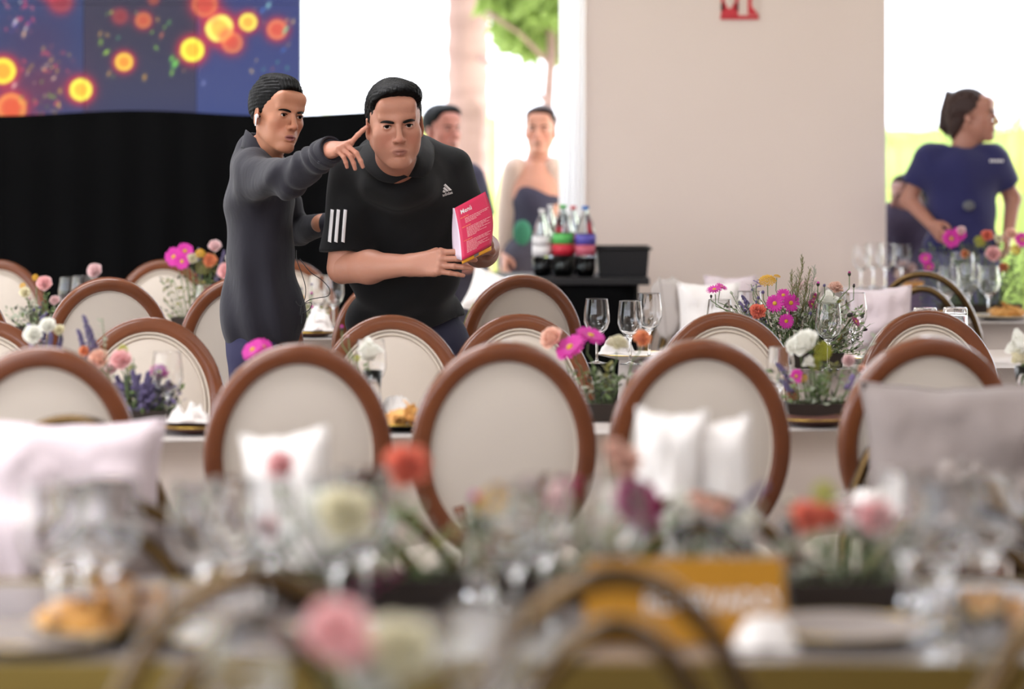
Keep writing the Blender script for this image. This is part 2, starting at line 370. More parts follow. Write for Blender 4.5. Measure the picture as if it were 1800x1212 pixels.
# ------------------------------------------------------------------ furniture builders
def rz2(x, y, a): return (x*math.cos(a)-y*math.sin(a), x*math.sin(a)+y*math.cos(a))
def make_oval_chair():
    """faces -Y; top of the back at z = 1.0"""
    t = thing('dining_chair', '', 'chair')
    A, B, zc, yb = .21, .25, .757, .22
    lean = math.radians(8)
    R = Matrix.Translation((0, yb, zc-.2)) @ Matrix.Rotation(-lean, 4, 'X') @ Matrix.Translation((0, 0, .2))
    rw, th = .0225, .025
    pts = [((A-rw)*math.sin(a), 0, (B-rw)*math.cos(a)) for a in [2*PI*k/56 for k in range(56)]]
    b = MB(); b.tube(pts, .02, 14, closed=True, sec=(rw, th), M=R); b.build('back_frame', wood, t)
    a2, b2 = A-2*rw+.004, B-2*rw+.004
    b = MB()
    for sgn, dome in ((-1, .026), (1, .012)):
        def fn(u, v, sgn=sgn, dome=dome):
            ang = 2*PI*u; r = v
            return (a2*r*math.sin(ang), sgn*(.006+dome*(1-r**3)), b2*r*math.cos(ang))
        b.grid(48, 8, fn, closeu=True, M=R)
    bp_ = b.build('back_panel', cream, t)
    b = MB()
    for off, ry in ((.0, .0042), (-.012, .003)):
        pts = [((a2-.004+off)*math.sin(a), -.0135-(.0 if off == 0 else .004), (b2-.004+off)*math.cos(a)) for a in [2*PI*k/56 for k in range(56)]]
        b.tube(pts, ry, 6, closed=True, M=R)
    pts = [((a2-.003)*math.sin(a), .0125, (b2-.003)*math.cos(a)) for a in [2*PI*k/56 for k in range(56)]]
    b.tube(pts, .003, 6, closed=True, M=R); b.build('piping', creamp, bp_)
    for s in (-1, 1):
        b = MB(); b.tube([(s*.085, yb+.002, .44), (s*.08, yb+.006, .52), (s*.09, yb+.008, .60), (s*.1, yb+.012, .635)], [.017, .014, .015, .017], 8); b.build('back_post', wood, t)
    b = MB()
    def ring(z, e): return [((.235+e)*math.copysign(abs(math.cos(a))**.7, math.cos(a)), (.225+e)*math.copysign(abs(math.sin(a))**.7, math.sin(a)), z) for a in [2*PI*k/32 for k in range(32)]]
    vs = ring(.385, -.01)+ring(.39, 0)+ring(.445, 0)+ring(.45, -.008)
    fs = [(i*32+k, i*32+(k+1) % 32, (i+1)*32+(k+1) % 32, (i+1)*32+k) for i in range(3) for k in range(32)]+[tuple(range(31, -1, -1)), tuple(range(96, 128))]
    b.add(vs, fs); b.build('seat_frame', wood, t)
    b = MB(); vs = ring(.446, -.012)+ring(.475, -.006)+ring(.497, -.03)+ring(.508, -.09)+[(0, 0, .512)]
    fs = [(i*32+k, i*32+(k+1) % 32, (i+1)*32+(k+1) % 32, (i+1)*32+k) for i in range(3) for k in range(32)]+[(96+k, 96+(k+1) % 32, 128) for k in range(32)]+[tuple(range(31, -1, -1))]
    b.add(vs, fs); b.build('seat', cream, t)
    for sx in (-1, 1):
        for sy in (-1, 1):
            M = Matrix.Translation((sx*.195, sy*.185, 0))
            b = MB(); b.lathe([(0, 0), (.011, 0), (.014, .02), (.012, .03), (.021, .31), (.024, .33), (.02, .34), (.024, .35), (.024, .39), (0, .39)], 12, M=M); b.build('leg', wood, t)
    return t
oval = Proto(make_oval_chair)
def make_gold_chair():
    """faces -Y; double hoop back, top z = .86"""
    t = thing('hoop_chair', '', 'chair')
    top, w, yb = .87, .235, .2
    def arch(w, top, y, z0):
        pts = []
        h = top-z0
        for k in range(29):
            a = PI*k/28
            pts.append((w*math.cos(a), y+.05*math.sin(a), z0+h*math.sin(a)**.85))
        return pts
    b = MB(); b.tube(arch(w, top, yb, .44), .02, 12, sec=(.013, .021)); b.build('outer_hoop', gold, t)
    b = MB(); b.tube(arch(w-.068, top-.055, yb+.004, .45), .02, 12, sec=(.013, .021)); b.build('inner_hoop', gold, t)
    b = MB()
    vs = []; n = 28
    for z, e in ((.425, 0), (.445, 0)):
        vs += [((.235+e)*math.cos(2*PI*k/n), (.225+e)*math.sin(2*PI*k/n), z) for k in range(n)]
    b.add(vs, [(k, (k+1) % n, n+(k+1) % n, n+k) for k in range(n)]+[tuple(range(n-1, -1, -1)), tuple(range(n, 2*n))]); b.build('seat_frame', gold, t)
    b = MB(); b.lathe([(0, .446), (.218, .446), (.226, .465), (.215, .485), (.15, .495), (0, .498)], 28); b.build('seat', taupefab, t)
    for k in range(4):
        a = PI/4+PI/2*k; c, s = math.cos(a), math.sin(a)
        b = MB(); b.tube([(c*.2, s*.19, .425), (c*.235, s*.225, .0)], [.013, .010], 8); b.build('leg', gold, t)
    return t
hoop = Proto(make_gold_chair)
def make_rect_table(name, label, x0, x1, y0, y1, slope, topm, legm, z=.75, th=.03, edge=None, legs=True):
    cx, cy = (x0+x1)/2, (y0+y1)/2
    t = thing(name, label, 'table', (cx, cy, 0), math.atan(slope))
    hx, hy = (x1-x0)/2, (y1-y0)/2
    b = MB(); b.box((0, 0, z-th/2), (hx, hy, th/2)); b.build('tabletop', topm, t, smooth=False, bev=.004)
    if edge:
        b = MB(); 
        for s in (-1, 1): b.box((0, s*(hy+.006), z-.03), (hx+.012, .006, .034)); b.box((s*(hx+.006), 0, z-.03), (.006, hy, .034))
        b.build('edge_trim', edge, t, smooth=False)
    for sx in (-1, 1):
        for sy in (-1, 1):
            b = MB(); b.box((sx*(hx-.1), sy*(hy-.1), (z-th)/2), (.025, .025, (z-th)/2)); b.build('leg', legm, t, smooth=False)
    return t
def tablecloth(label, x0, x1, y0, y1, slope, m, z=.752, drop=.70, seed=0):
    cx, cy = (x0+x1)/2, (y0+y1)/2; hx, hy = (x1-x0)/2, (y1-y0)/2
    r = random.Random(seed); ph = [r.uniform(0, 6) for _ in range(6)]
    per = [(-hx, -hy), (hx, -hy), (hx, hy), (-hx, hy)]
    pts = []; L = 0
    for i in range(4):
        a, c = Vector(per[i]), Vector(per[(i+1) % 4]); n = int((c-a).length/.035)
        for k in range(n):
            p = a+(c-a)*k/n; nn = Vector(((c-a).y, -(c-a).x)).normalized()
            pts.append((p, nn, L+(c-a).length*k/n))
        L += (c-a).length
    b = MB(); N = len(pts); rows = 9
    for j in range(rows):
        v = j/(rows-1)
        for (p, nn, l) in pts:
            w = .006+.03*v
            o = w*(.8+.6*math.sin(l*9+ph[0]+1.5*math.sin(l*2.3+ph[1]))+.35*math.sin(l*23+ph[2]))*min(1, v*4) if v else .0
            q = p+nn*(o+.006*(v > 0))
            b.v.append((q.x, q.y, z-drop*v-(.002 if v else 0)))
    for j in range(rows-1):
        for k in range(N):
            b.f.append((j*N+k, j*N+(k+1) % N, (j+1)*N+(k+1) % N, (j+1)*N+k)); b.m.append(0)
    b.f.append(tuple(range(N))); b.m.append(0)
    o = b.build('tablecloth', m, loc=(cx, cy, 0), rot=(0, 0, math.atan(slope)), solid=.003)
    return tag(o, label, 'tablecloth')
SL = .17; YAW = math.atan(SL)
# Tables. B: second row (louis chairs on both sides)
def lined(label, clabel, x0, x1, yc, hd, m=linen, seed=0, slope=SL, z=.752):
    cx = (x0+x1)/2
    make_rect_table('dining_table', label, x0, x1, yc+slope*cx-hd, yc+slope*cx+hd, slope, slatetop, blackp, z=z-.002)
    return tablecloth(clabel, x0-.01, x1+.01, yc+slope*cx-hd-.01, yc+slope*cx+hd+.01, slope, m, z=z, drop=z-.052, seed=seed)
lined('long table with round-backed wooden chairs along both sides, in front of the two men', 'beige cloth hanging behind the front row of round-backed chairs', -2.4, 2.6, 7.15, .27, seed=1)
lined('long table left of the men, just ahead of the video wall skirt', 'beige cloth on the table behind the two men', -2.7, .15, 11.05, .38, seed=2)
lined('table carrying the tall wildflower bunch in front of the beige wall', 'beige cloth under the tall wildflower bunch', .42, 2.6, 9.35, .42, seed=3, slope=.1)
lined('far right table with three wine glasses in a row', 'beige cloth with a creased front edge at the far right', 1.75, 3.4, 12.0, .42, seed=4, slope=.0)
lined('high narrow table against the beige wall under the far row of glasses', 'beige cloth on the high narrow table by the beige wall', 1.44, 1.72, 12.9, .2, seed=6, slope=.0, z=.83)
# Table A in the foreground, grey top with a brass edge
TA = make_rect_table('dining_table', 'grey foreground table with a brass edge, in front of all the others', -1.25, 1.35, 3.77, 4.50, 0, slatetop, gold, edge=mat('aged_brass', (132, 112, 58), .35, metal=.8))
TD = make_rect_table('dining_table', 'grey table at the right holding crumpled grey napkins, behind the foreground one', .62, 1.6, 5.2, 5.75, 0, slatetop, gold)
TN = make_rect_table('dining_table', 'table nearest the camera, below the frame, under the large blurred rose and cream blooms', -1.0, 1.0, 2.35, 3.16, 0, slatetop, gold, edge=MATS['aged_brass'])
TZ = .75; TC = .7555
# chairs -------------------------------------------------------------------
row1 = [(75, 'round-backed wooden chair at the far left of the front row, behind the wide pillow'), (523, 'front-row round-backed chair with a dark right rim, left of the orange foreground flower'),
        (883, 'round-backed chair in the middle of the front row, lighter rim, smudge on its cream back'), (1226, 'round-backed chair of the front row behind the bright white pillows'),
        (1625, 'dark-rimmed round-backed chair of the front row behind the grey pillow at right')]
G1 = 'round-backed chairs in the front row seen from behind'
GY = 'round-backed chairs facing the camera across the long table'
GC = 'round-backed chairs of the back table'
def place(proto, px, d0, slope, rz, label, group, s=1, dy=0, z=0):
    x = px-900; d = d0/(1-slope*x/5000); return proto.put((PX(px, d)+.225*math.sin(rz), d-.225*math.cos(rz), z), rz, label, group, scale=s)
for (px, lb), dr in zip(row1, (0, .0, .0, 0, .0)):
    place(oval, px, 6.42, SL, PI+YAW-math.radians(3), lb, G1, dy=.22, s=(1, 1, 1.01))
for px, lb in [(-32, 'round-backed chair facing the camera, cut by the left picture edge'), (262, 'round-backed chair facing the camera behind the lavender bunch'), (690, 'round-backed chair facing the camera in front of the man with the menu'),
               (918, 'round-backed chair facing the camera mostly hidden by the middle front-row chair'), (1280, 'round-backed chair facing the camera below the orange carnation and pink daisies'), (1637, 'round-backed chair facing the camera in front of two upturned tumblers')]:
    place(oval, px, 7.90, SL, YAW, lb, GY, dy=-.2, s=(1, 1, .985))
for px, lb in [(-93, 'round-backed wooden chair barely showing at the left picture edge behind others'), (190, 'round-backed wooden chair with tan rim left of the pointing youth, back to the camera'), (423, 'round-backed chair partly hidden behind the pointing youth'), (690, 'round-backed chair hidden behind the man with the menu, only its left rim showing'), (915, 'round-backed wooden chair right of the man with the menu, before the black table')]:
    place(oval, px, 9.86, SL, PI+YAW, lb, GC, dy=.22, s=(1.02, 1, 1.02))
for px, d, lb in [(-5, 11.75, 'round-backed chair facing the camera at the left edge below the stage skirt'), (288, 11.75, 'round-backed chair facing the camera below the pink flowers by the skirt'), (508, 11.7, 'round-backed chair seen through the gap between the two men')]:
    place(oval, px, d, 0, YAW, lb, GC, dy=-.2)
GN = 'gold hoop chairs along the near side of the foreground table'
for px, lb in [(465, 'gold hoop chair nearest the camera at lower left'), (1018, 'gold hoop chair nearest the camera in the lower middle, in front of the yellow sign'), (1792, 'gold hoop chair nearest the camera at the lower right corner')]:
    d = 3.72
    hoop.put((PX(px, d), d-.2-.03, 0), PI+.12, lb, GN, scale=(.86, 1, 1.085))
for px, d, rz, lb in [(215, 4.8, .1, 'gold hoop chair across the foreground table at the left, beside the wide pillow'), (640, 4.85, .1, 'gold hoop chair holding the slim pale pillow'), 
                 (1225, 4.85, 0, 'gold hoop chair holding the two bright white pillows'), (1700, 4.75, -.05, 'gold hoop chair across the foreground table below the grey napkins')]:
    hoop.put((PX(px, d), d-.2, 0), rz, lb, 'gold hoop chairs on the far side of the foreground table', scale=(1, 1, .96))
for px, d, rz, lb in [(1640, 11.3, PI-.3, 'gold hoop chair at the far right table, behind the wine glasses')]:
    hoop.put((PX(px, d), d, .06), rz, lb, 'gold hoop chairs at the far tables', scale=(1, 1, 1.05))
for px, d, rz, lb in [(90, 5.75, .0, 'gold hoop chair under the wide grey-pink pillow at left'), (1690, 6.2, .0, 'gold hoop chair under the grey pillow at right'),
                      (1250, 11.6, .2, 'gold hoop chair with pale pillows against the beige wall'), (1545, 10.9, 0, 'gold hoop chair with a tan cushion under the far row of glasses')]:
    hoop.put((PX(px, d), d, 0), rz, lb, 'gold hoop chairs with pillows')
# pillows -------------------------------------------------------------------
def pillow(label, px, py_top, d, wpx, hpx, m, rz=0, roll=0, thick=.07, tilt=.15, seed=0, group='pillows on chairs', lift=0, cat='pillow', pinch=.1):
    r = random.Random(seed); w, h = wpx/5000*d/2, hpx/5000*d/2
    t = thing('pillow', label, cat, (PX(px, d), d, ZPY(py_top, d)-2*h+lift), rz, group)
    o1 = r.uniform(0, 10)
    R = Matrix.Rotation(-tilt, 4, 'X') @ Matrix.Translation((0, 0, h)) @ Matrix.Rotation(roll, 4, 'Y')
    def edge(u, v):
        # corners pushed out, sides pulled in
        x, z = u, v
        return x*(1-pinch*(1-z*z)*abs(x)), z*(1-pinch*(1-x*x)*abs(z))
    def fn(sgn):
        def f(u, v):
            a, c = u*2-1, v*2-1
            x, z = edge(a, c)
            p = max(0, (1-a**4)*(1-c**4))**.55
            n1 = noise.noise(Vector((a*1.6+o1, c*1.6, sgn)))*.3+noise.noise(Vector((a*5+o1, c*5, sgn*3)))*.1
            return (x*w, sgn*thick*p*(1+n1), z*h+.006*noise.noise(Vector((a*3, o1, c*3))))
        return f
    b = MB(); b.grid(22, 18, fn(-1), M=R); b.grid(22, 18, fn(1), M=R); cv = b.build('cover', m, t)
    pts = []
    for k in range(18): pts.append((-1+2*k/18, -1))
    for k in range(18): pts.append((1, -1+2*k/18))
    for k in range(18): pts.append((1-2*k/18, 1))
    for k in range(18): pts.append((-1, 1-2*k/18))
    q = []
    for a, c in pts:
        x, z = edge(a, c); q.append((x*w, 0, z*h+.006*noise.noise(Vector((a*3, o1, c*3)))))
    b = MB(); b.tube(q, .0045, 6, closed=True, M=R); sm_ = b.build('seam', m, cv)
    return t
pillow('wide grey-pink pillow at the left edge in front of a round-backed chair', 118, 738, 5.68, 336, 270, pinkfab, roll=.0, seed=1, thick=.09)
pillow('slim pale pillow leaning between foreground flowers, below the second front-row chair', 513, 757, 4.85, 150, 290, whitefab, roll=-.12, seed=2, thick=.06)
pillow('bright white pillow, left one of the pair in the middle right', 1176, 722, 4.92, 120, 300, whitefab, roll=.06, seed=3, thick=.05)
pillow('bright white pillow, right one of the pair in the middle right', 1268, 735, 4.95, 118, 310, whitefab, roll=-.05, seed=4, thick=.05)
pillow('large grey pillow standing before the rightmost front-row chair', 1690, 672, 6.1, 345, 300, mat('stone_grey_linen', (150, 138, 134), .95, sheen=.2, bump=(350, .15, (1, 1, 1))), seed=5, thick=.09, roll=.0)
pillow('dark taupe cushion inside the gold hoop chair at lower left', 268, 900, 4.86, 165, 330, taupefab, seed=6, thick=.05)
pillow('pink-edged pale cushion at the lower left picture edge', 5, 880, 4.8, 120, 300, pinkfab, seed=7, thick=.05)
pillow('narrow pale pillow on edge against the beige wall beside the black table', 1184, 487, 11.4, 42, 110, greyfab, rz=.9, seed=8)
pillow('light square pillow against the beige wall left of the wildflowers', 1247, 497, 11.25, 108, 120, whitefab, seed=9, thick=.06)
pillow('dusky pillow behind the light square pillow by the beige wall', 1285, 484, 11.55, 90, 130, pinkfab, seed=10)
pillow('tan cushion under the far row of glasses', 1548, 505, 10.75, 118, 120, pinkfab, seed=11, thick=.09, roll=-.05)
pillow('white pillow tilted behind the chair right of the man', 870, 478, 11.2, 100, 80, whitefab, seed=12, roll=.35, tilt=.4)
# black side table with bottles ------------------------------------------------
dB = 12.6
zb = ZPY(484, dB)
t = thing('side_table', 'black cloth-covered side table in front of the white door post', 'table', (PX(990, dB), dB, 0))
hx = (1120-860)/5000*dB/2
b = MB(); b.box((0, 0, zb-.015), (hx+.04, .32, .015)); b.build('tabletop', blackp, t, smooth=False, bev=.004)
b = MB()
def fn(u, v):
    a = 2*PI*u; cx = math.copysign(abs(math.cos(a))**.35, math.cos(a)); sy = math.copysign(abs(math.sin(a))**.35, math.sin(a))
    e = 1+.02*v*math.sin(a*17); return (hx*cx*e, .3*sy*e, (zb-.03)*(1-v)+.005)
b.grid(96, 5, fn, closeu=True); b.build('table_skirt', blackm, t)
t = thing('bus_tub', 'black plastic tub on the right end of the black side table', 'tub', (PX(1093, dB), dB, zb))
b = MB()
def tub(e, z): return [(sx*(.115+e), sy*(.16+e), z) for sx, sy in ((-1, -1), (1, -1), (1, 1), (-1, 1))]
b.add(tub(-.01, .0)+tub(.0, .12)+tub(-.006, .12)+tub(-.016, .006), [(0, 3, 2, 1), (12, 13, 14, 15)]+[(i*4+k, i*4+(k+1) % 4, (i+1)*4+(k+1) % 4, (i+1)*4+k) for i in range(3) for k in range(4)]); b.build('tub_body', blackp, t, smooth=False, bev=.003)
b = MB(); b.tube([Vector(p)+Vector((0, 0, .002)) for p in tub(.006, .12)], .007, 6, closed=True); b.build('rim', blackp, t)
botg = mat('clear_pet', (235, 245, 250), .05, trans=1, ior=1.3)
def bottle(label, px, py, wpx, hpx, liquid, lab1, lab2, cap, d, fill=.35):
    r, h = wpx/5000*d/2, hpx/5000*d
    t = thing('soda_bottle', label, 'bottle', (PX(px, d), d, zb), 0, 'large soda bottles on the black side table')
    prof = [(0, .004), (r*.8, 0), (r, .03*h/.3), (r, .56*h), (r*.96, .62*h), (r*.75, .76*h), (r*.36, .88*h), (r*.28, .91*h), (r*.28, .955*h)]
    b = MB(); b.lathe(prof, 18); b.build('bottle_body', botg, t)
    b = MB(); f = fill*h; b.lathe([(0, .008), (r*.78, .006), (r*.95, .032*h/.3), (r*.95, f), (0, f)], 18); b.build('drink', liquid, t)
    b = MB(); b.lathe([(r*1.01, .3*h), (r*1.02, .3*h), (r*1.02, .45*h), (r*1.01, .45*h)], 18); b.build('label_band', lab1, t)
    b = MB(); b.lathe([(r*1.01, .452*h), (r*1.02, .452*h), (r*1.02, .6*h), (r*1.01, .6*h)], 18); b.build('label_band', lab2, t)
    b = MB(); b.lathe([(0, .945*h), (r*.33, .945*h), (r*.33, h), (0, h)], 14); b.build('cap', cap, t)
cola = mat('dark_cola', (42, 30, 34), .1); pale = mat('pale_soda', (200, 196, 180), .2); wat = mat('water_blue', (70, 120, 170), .1)
mR = mat('label_red', (200, 40, 60), .4); mG = mat('label_green', (90, 180, 90), .4); mV = mat('label_violet', (90, 80, 170), .4); mW = mat('label_white', (230, 225, 225), .4); mP = mat('label_rose', (190, 90, 110), .4); mB = mat('cap_blue', (40, 110, 190), .4)
bottle('clear large bottle at the left end of the black side table, dark at its foot', 953, 0, 34, 118, cola, mW, mW, mW, 12.5, .28)
bottle('clear bottle with pale label behind the leftmost bottle', 968, 0, 30, 122, cola, mW, mW, mW, 12.72, .3)
bottle('tall clear bottle with green label, second from left', 990, 0, 38, 126, pale, mR, mG, mG, 12.48, .3)
bottle('red-labelled cola bottle between the green and the blue ones', 1008, 0, 32, 120, cola, mR, mR, mR, 12.7, .28)
bottle('rightmost soda bottle with violet and rose label and blue cap', 1029, 0, 36, 124, cola, mP, mV, mB, 12.45, .28)
# ------------------------------------------------------------------ bodies: a sampled distance field meshed as one surface
class Field:
    def __init__(s, lo, hi, h):
        s.lo = np.array(lo, float); s.h = h; s.n = (np.ceil((np.array(hi)-s.lo)/h).astype(int)+1)
        s.F = np.full(tuple(s.n), .2, np.float32)
        s.ax = [s.lo[i]+h*np.arange(s.n[i]) for i in range(3)]
    def sub(s, lo, hi, m):
        sl = []
        for i in range(3):
            a = int(np.clip(math.floor((lo[i]-m-s.lo[i])/s.h), 0, s.n[i])); b_ = int(np.clip(math.ceil((hi[i]+m-s.lo[i])/s.h)+1, 0, s.n[i]))
            sl.append(slice(a, b_))
        X, Y, Z = np.meshgrid(*[s.ax[i][sl[i]] for i in range(3)], indexing='ij', sparse=True)
        return tuple(sl), X, Y, Z
    def comb(s, sl, d, k, op='u'):
        F = s.F[sl]
        if F.size == 0: return
        d = d.astype(np.float32)
        if op == 'u':
            if k > 0:
                hh = np.clip(.5+.5*(F-d)/k, 0, 1); s.F[sl] = F*(1-hh)+d*hh-k*hh*(1-hh)
            else: s.F[sl] = np.minimum(F, d)
        else:
            nd = -d
            if k > 0:
                hh = np.clip(.5-.5*(F-nd)/k, 0, 1); s.F[sl] = F*(1-hh)+nd*hh+k*hh*(1-hh)
            else: s.F[sl] = np.maximum(F, nd)
    def cone(s, a, b_, r1, r2, k=.02, op='u', cuts=(), flat=None):
        a, b_ = np.array(a, float), np.array(b_, float); R = max(r1, r2)
        if flat: R *= max(1, 1/flat[1])
        sl, X, Y, Z = s.sub(np.minimum(a, b_)-R, np.maximum(a, b_)+R, max(.03, k*1.5))
        if s.F[sl].size == 0: return
        v = b_-a; L2 = max(1e-9, v @ v)
        PX_, PY_, PZ_ = X-a[0], Y-a[1], Z-a[2]
        if flat:   # squash along axis flat[0] by factor flat[1]>1 (thinner)
            n = np.array(flat[0], float); n /= np.linalg.norm(n); f = flat[1]
            dn = PX_*n[0]+PY_*n[1]+PZ_*n[2]; t = np.clip((PX_*v[0]+PY_*v[1]+PZ_*v[2])/L2, 0, 1)
            QX, QY, QZ = PX_-t*v[0], PY_-t*v[1], PZ_-t*v[2]; dn = QX*n[0]+QY*n[1]+QZ*n[2]
            QX, QY, QZ = QX+dn*(f-1)*n[0], QY+dn*(f-1)*n[1], QZ+dn*(f-1)*n[2]
        else:
            t = np.clip((PX_*v[0]+PY_*v[1]+PZ_*v[2])/L2, 0, 1); QX, QY, QZ = PX_-t*v[0], PY_-t*v[1], PZ_-t*v[2]
        d = np.sqrt(QX**2+QY**2+QZ**2)-(r1+(r2-r1)*t)
        if flat: d = d/f**.5
        for (c, n) in cuts:
            d = np.maximum(d, (X-c[0])*n[0]+(Y-c[1])*n[1]+(Z-c[2])*n[2])
        s.comb(sl, d, k, op)
    def ell(s, c, r, k=.02, op='u', R=None, cuts=()):
        c = np.array(c, float); r = np.array(r, float); m = r.max() if R is not None else r
        sl, X, Y, Z = s.sub(c-m, c+m, max(.03, k*1.5))
        if s.F[sl].size == 0: return
        x, y, z = X-c[0], Y-c[1], Z-c[2]
        if R is not None:
            R = np.array(R)[:3, :3].T
            x, y, z = R[0, 0]*x+R[0, 1]*y+R[0, 2]*z, R[1, 0]*x+R[1, 1]*y+R[1, 2]*z, R[2, 0]*x+R[2, 1]*y+R[2, 2]*z
        k0 = np.sqrt((x/r[0])**2+(y/r[1])**2+(z/r[2])**2); k1 = np.sqrt((x/r[0]**2)**2+(y/r[1]**2)**2+(z/r[2]**2)**2)+1e-6
        d = k0*(k0-1)/k1
        for (q, n) in cuts:
            d = np.maximum(d, (X-q[0])*n[0]+(Y-q[1])*n[1]+(Z-q[2])*n[2])
        s.comb(sl, d, k, op)
    def half(s, c, n, k=0):     # keep the side n points away from
        sl, X, Y, Z = s.sub(s.lo, s.lo+s.h*s.n, 0)
        d = -((X-c[0])*n[0]+(Y-c[1])*n[1]+(Z-c[2])*n[2]); s.comb(sl, d+np.zeros(s.F[sl].shape), k, 's')
    def warp(s, fn):
        X, Y, Z = np.meshgrid(*s.ax, indexing='ij', sparse=True); near = np.abs(s.F) < .06
        s.F = (s.F+np.where(near, fn(X, Y, Z), 0)).astype(np.float32)
    def mesh(s):
        F = s.F.copy(); F[0] = F[-1] = .1; F[:, 0] = F[:, -1] = .1; F[:, :, 0] = F[:, :, -1] = .1
        I = F < 0; nx, ny, nz = F.shape
        c8 = [I[i:nx-1+i, j:ny-1+j, k:nz-1+k] for i in (0, 1) for j in (0, 1) for k in (0, 1)]
        anyi = np.logical_or.reduce(c8); alli = np.logical_and.reduce(c8); act = anyi & ~alli
        ci, cj, ck = np.nonzero(act); N = len(ci)
        idx = -np.ones(act.shape, np.int64); idx[ci, cj, ck] = np.arange(N)
        acc = np.zeros((N, 3)); cnt = np.zeros(N)
        cor = [(i, j, k) for i in (0, 1) for j in (0, 1) for k in (0, 1)]
        for a in cor:
            for axn in range(3):
                if a[axn] == 1: continue
                b_ = list(a); b_[axn] = 1
                fa = F[ci+a[0], cj+a[1], ck+a[2]]; fb = F[ci+b_[0], cj+b_[1], ck+b_[2]]
                x = (fa < 0) != (fb < 0); t = np.where(x, fa/(fa-fb+1e-12), 0)
                p = np.array(a, float)[None, :].repeat(N, 0); p[:, axn] += t
                acc += p*x[:, None]; cnt += x
        V = acc/np.maximum(cnt, 1)[:, None]+np.stack([ci, cj, ck], 1); V = V*s.h+s.lo
        faces = []
        for axn in range(3):
            a = [slice(None)]*3; b_ = [slice(None)]*3; a[axn] = slice(0, -1); b_[axn] = slice(1, None)
            ia, ib = I[tuple(a)], I[tuple(b_)]; ex = ia != ib
            o1, o2 = [q for q in range(3) if q != axn]
            for q in (o1, o2):
                sl_ = [slice(None)]*3; sl_[q] = 0; ex[tuple(sl_)] = False
                sl_[q] = -1; ex[tuple(sl_)] = False
            e = np.stack(np.nonzero(ex), 1); ins = ia[tuple(e.T)]
            def cell(d1, d2):
                q = e.copy(); q[:, o1] -= d1; q[:, o2] -= d2; return idx[tuple(q.T)]
            f = np.stack([cell(1, 1), cell(0, 1), cell(0, 0), cell(1, 0)], 1)
            flip = ins if axn != 1 else ~ins
            f[~flip] = f[~flip][:, ::-1]
            faces.append(f)
        Fc = np.concatenate(faces); Fc = Fc[(Fc >= 0).all(1)]
        return V, Fc
def np_mesh(name, parts, mats, tint=None, smooth_it=1):
    """parts: list of (V, F, material index) joined in one mesh"""
    Vs, Fs, mi, tn = [], [], [], []; o = 0
    for p in parts:
        V, F, m = p[0], p[1], p[2]
        # light laplacian smoothing
        for _ in range(smooth_it):
            acc = np.zeros_like(V); c = np.zeros(len(V))
            for a, b_ in ((0, 1), (1, 2), (2, 3), (3, 0)):
                np.add.at(acc, F[:, a], V[F[:, b_]]); np.add.at(acc, F[:, b_], V[F[:, a]]); np.add.at(c, F[:, a], 1); np.add.at(c, F[:, b_], 1)
            c = np.maximum(c, 1); V = V*.5+.5*acc/c[:, None]
        if len(p) > 3 and p[3] is not None:
            R = np.array(p[3]); V2 = V @ R[:3, :3].T+R[:3, 3]
        else: V2 = V
        if len(p) > 4 and p[4] is not None: tn.append(p[4](V))
        elif tint is not None: tn.append(np.tile(tint, (len(V), 1)))
        Vs.append(V2); Fs.append(F+o); mi += [m]*len(F); o += len(V)
    V = np.concatenate(Vs); F = np.concatenate(Fs)
    me = bpy.data.meshes.new(name)
    me.vertices.add(len(V)); me.vertices.foreach_set('co', V.astype(np.float32).ravel())
    me.loops.add(len(F)*4); me.loops.foreach_set('vertex_index', F.astype(np.int32).ravel())
    me.polygons.add(len(F)); me.polygons.foreach_set('loop_start', np.arange(0, len(F)*4, 4, dtype=np.int32)); me.polygons.foreach_set('loop_total', np.full(len(F), 4, np.int32))
    for m in mats: me.materials.append(m)
    me.update(calc_edges=True); me.validate()
    me.polygons.foreach_set('material_index', np.array(mi, np.int32)[:len(me.polygons)]); me.polygons.foreach_set('use_smooth', [True]*len(me.polygons))
    if tn:
        T = np.concatenate(tn); ca = me.color_attributes.new('tint', 'FLOAT_COLOR', 'POINT')
        cc = np.ones((len(V), 4)); cc[:, :3] = T; ca.data.foreach_set('color', cc.ravel())
    return me
def np_obj(name, parts, mats, parent, tint=None, smooth_it=1):
    o = bpy.data.objects.new(name, np_mesh(name, parts, mats, tint, smooth_it)); COL.objects.link(o); o.parent = parent
    if parent is not None: o.matrix_parent_inverse = Matrix.Translation(-parent.location)   # parts are built in world space
    return o
def local(o, parent):
    o.parent = parent; o.matrix_parent_inverse = Matrix.Translation(-parent.location); return o
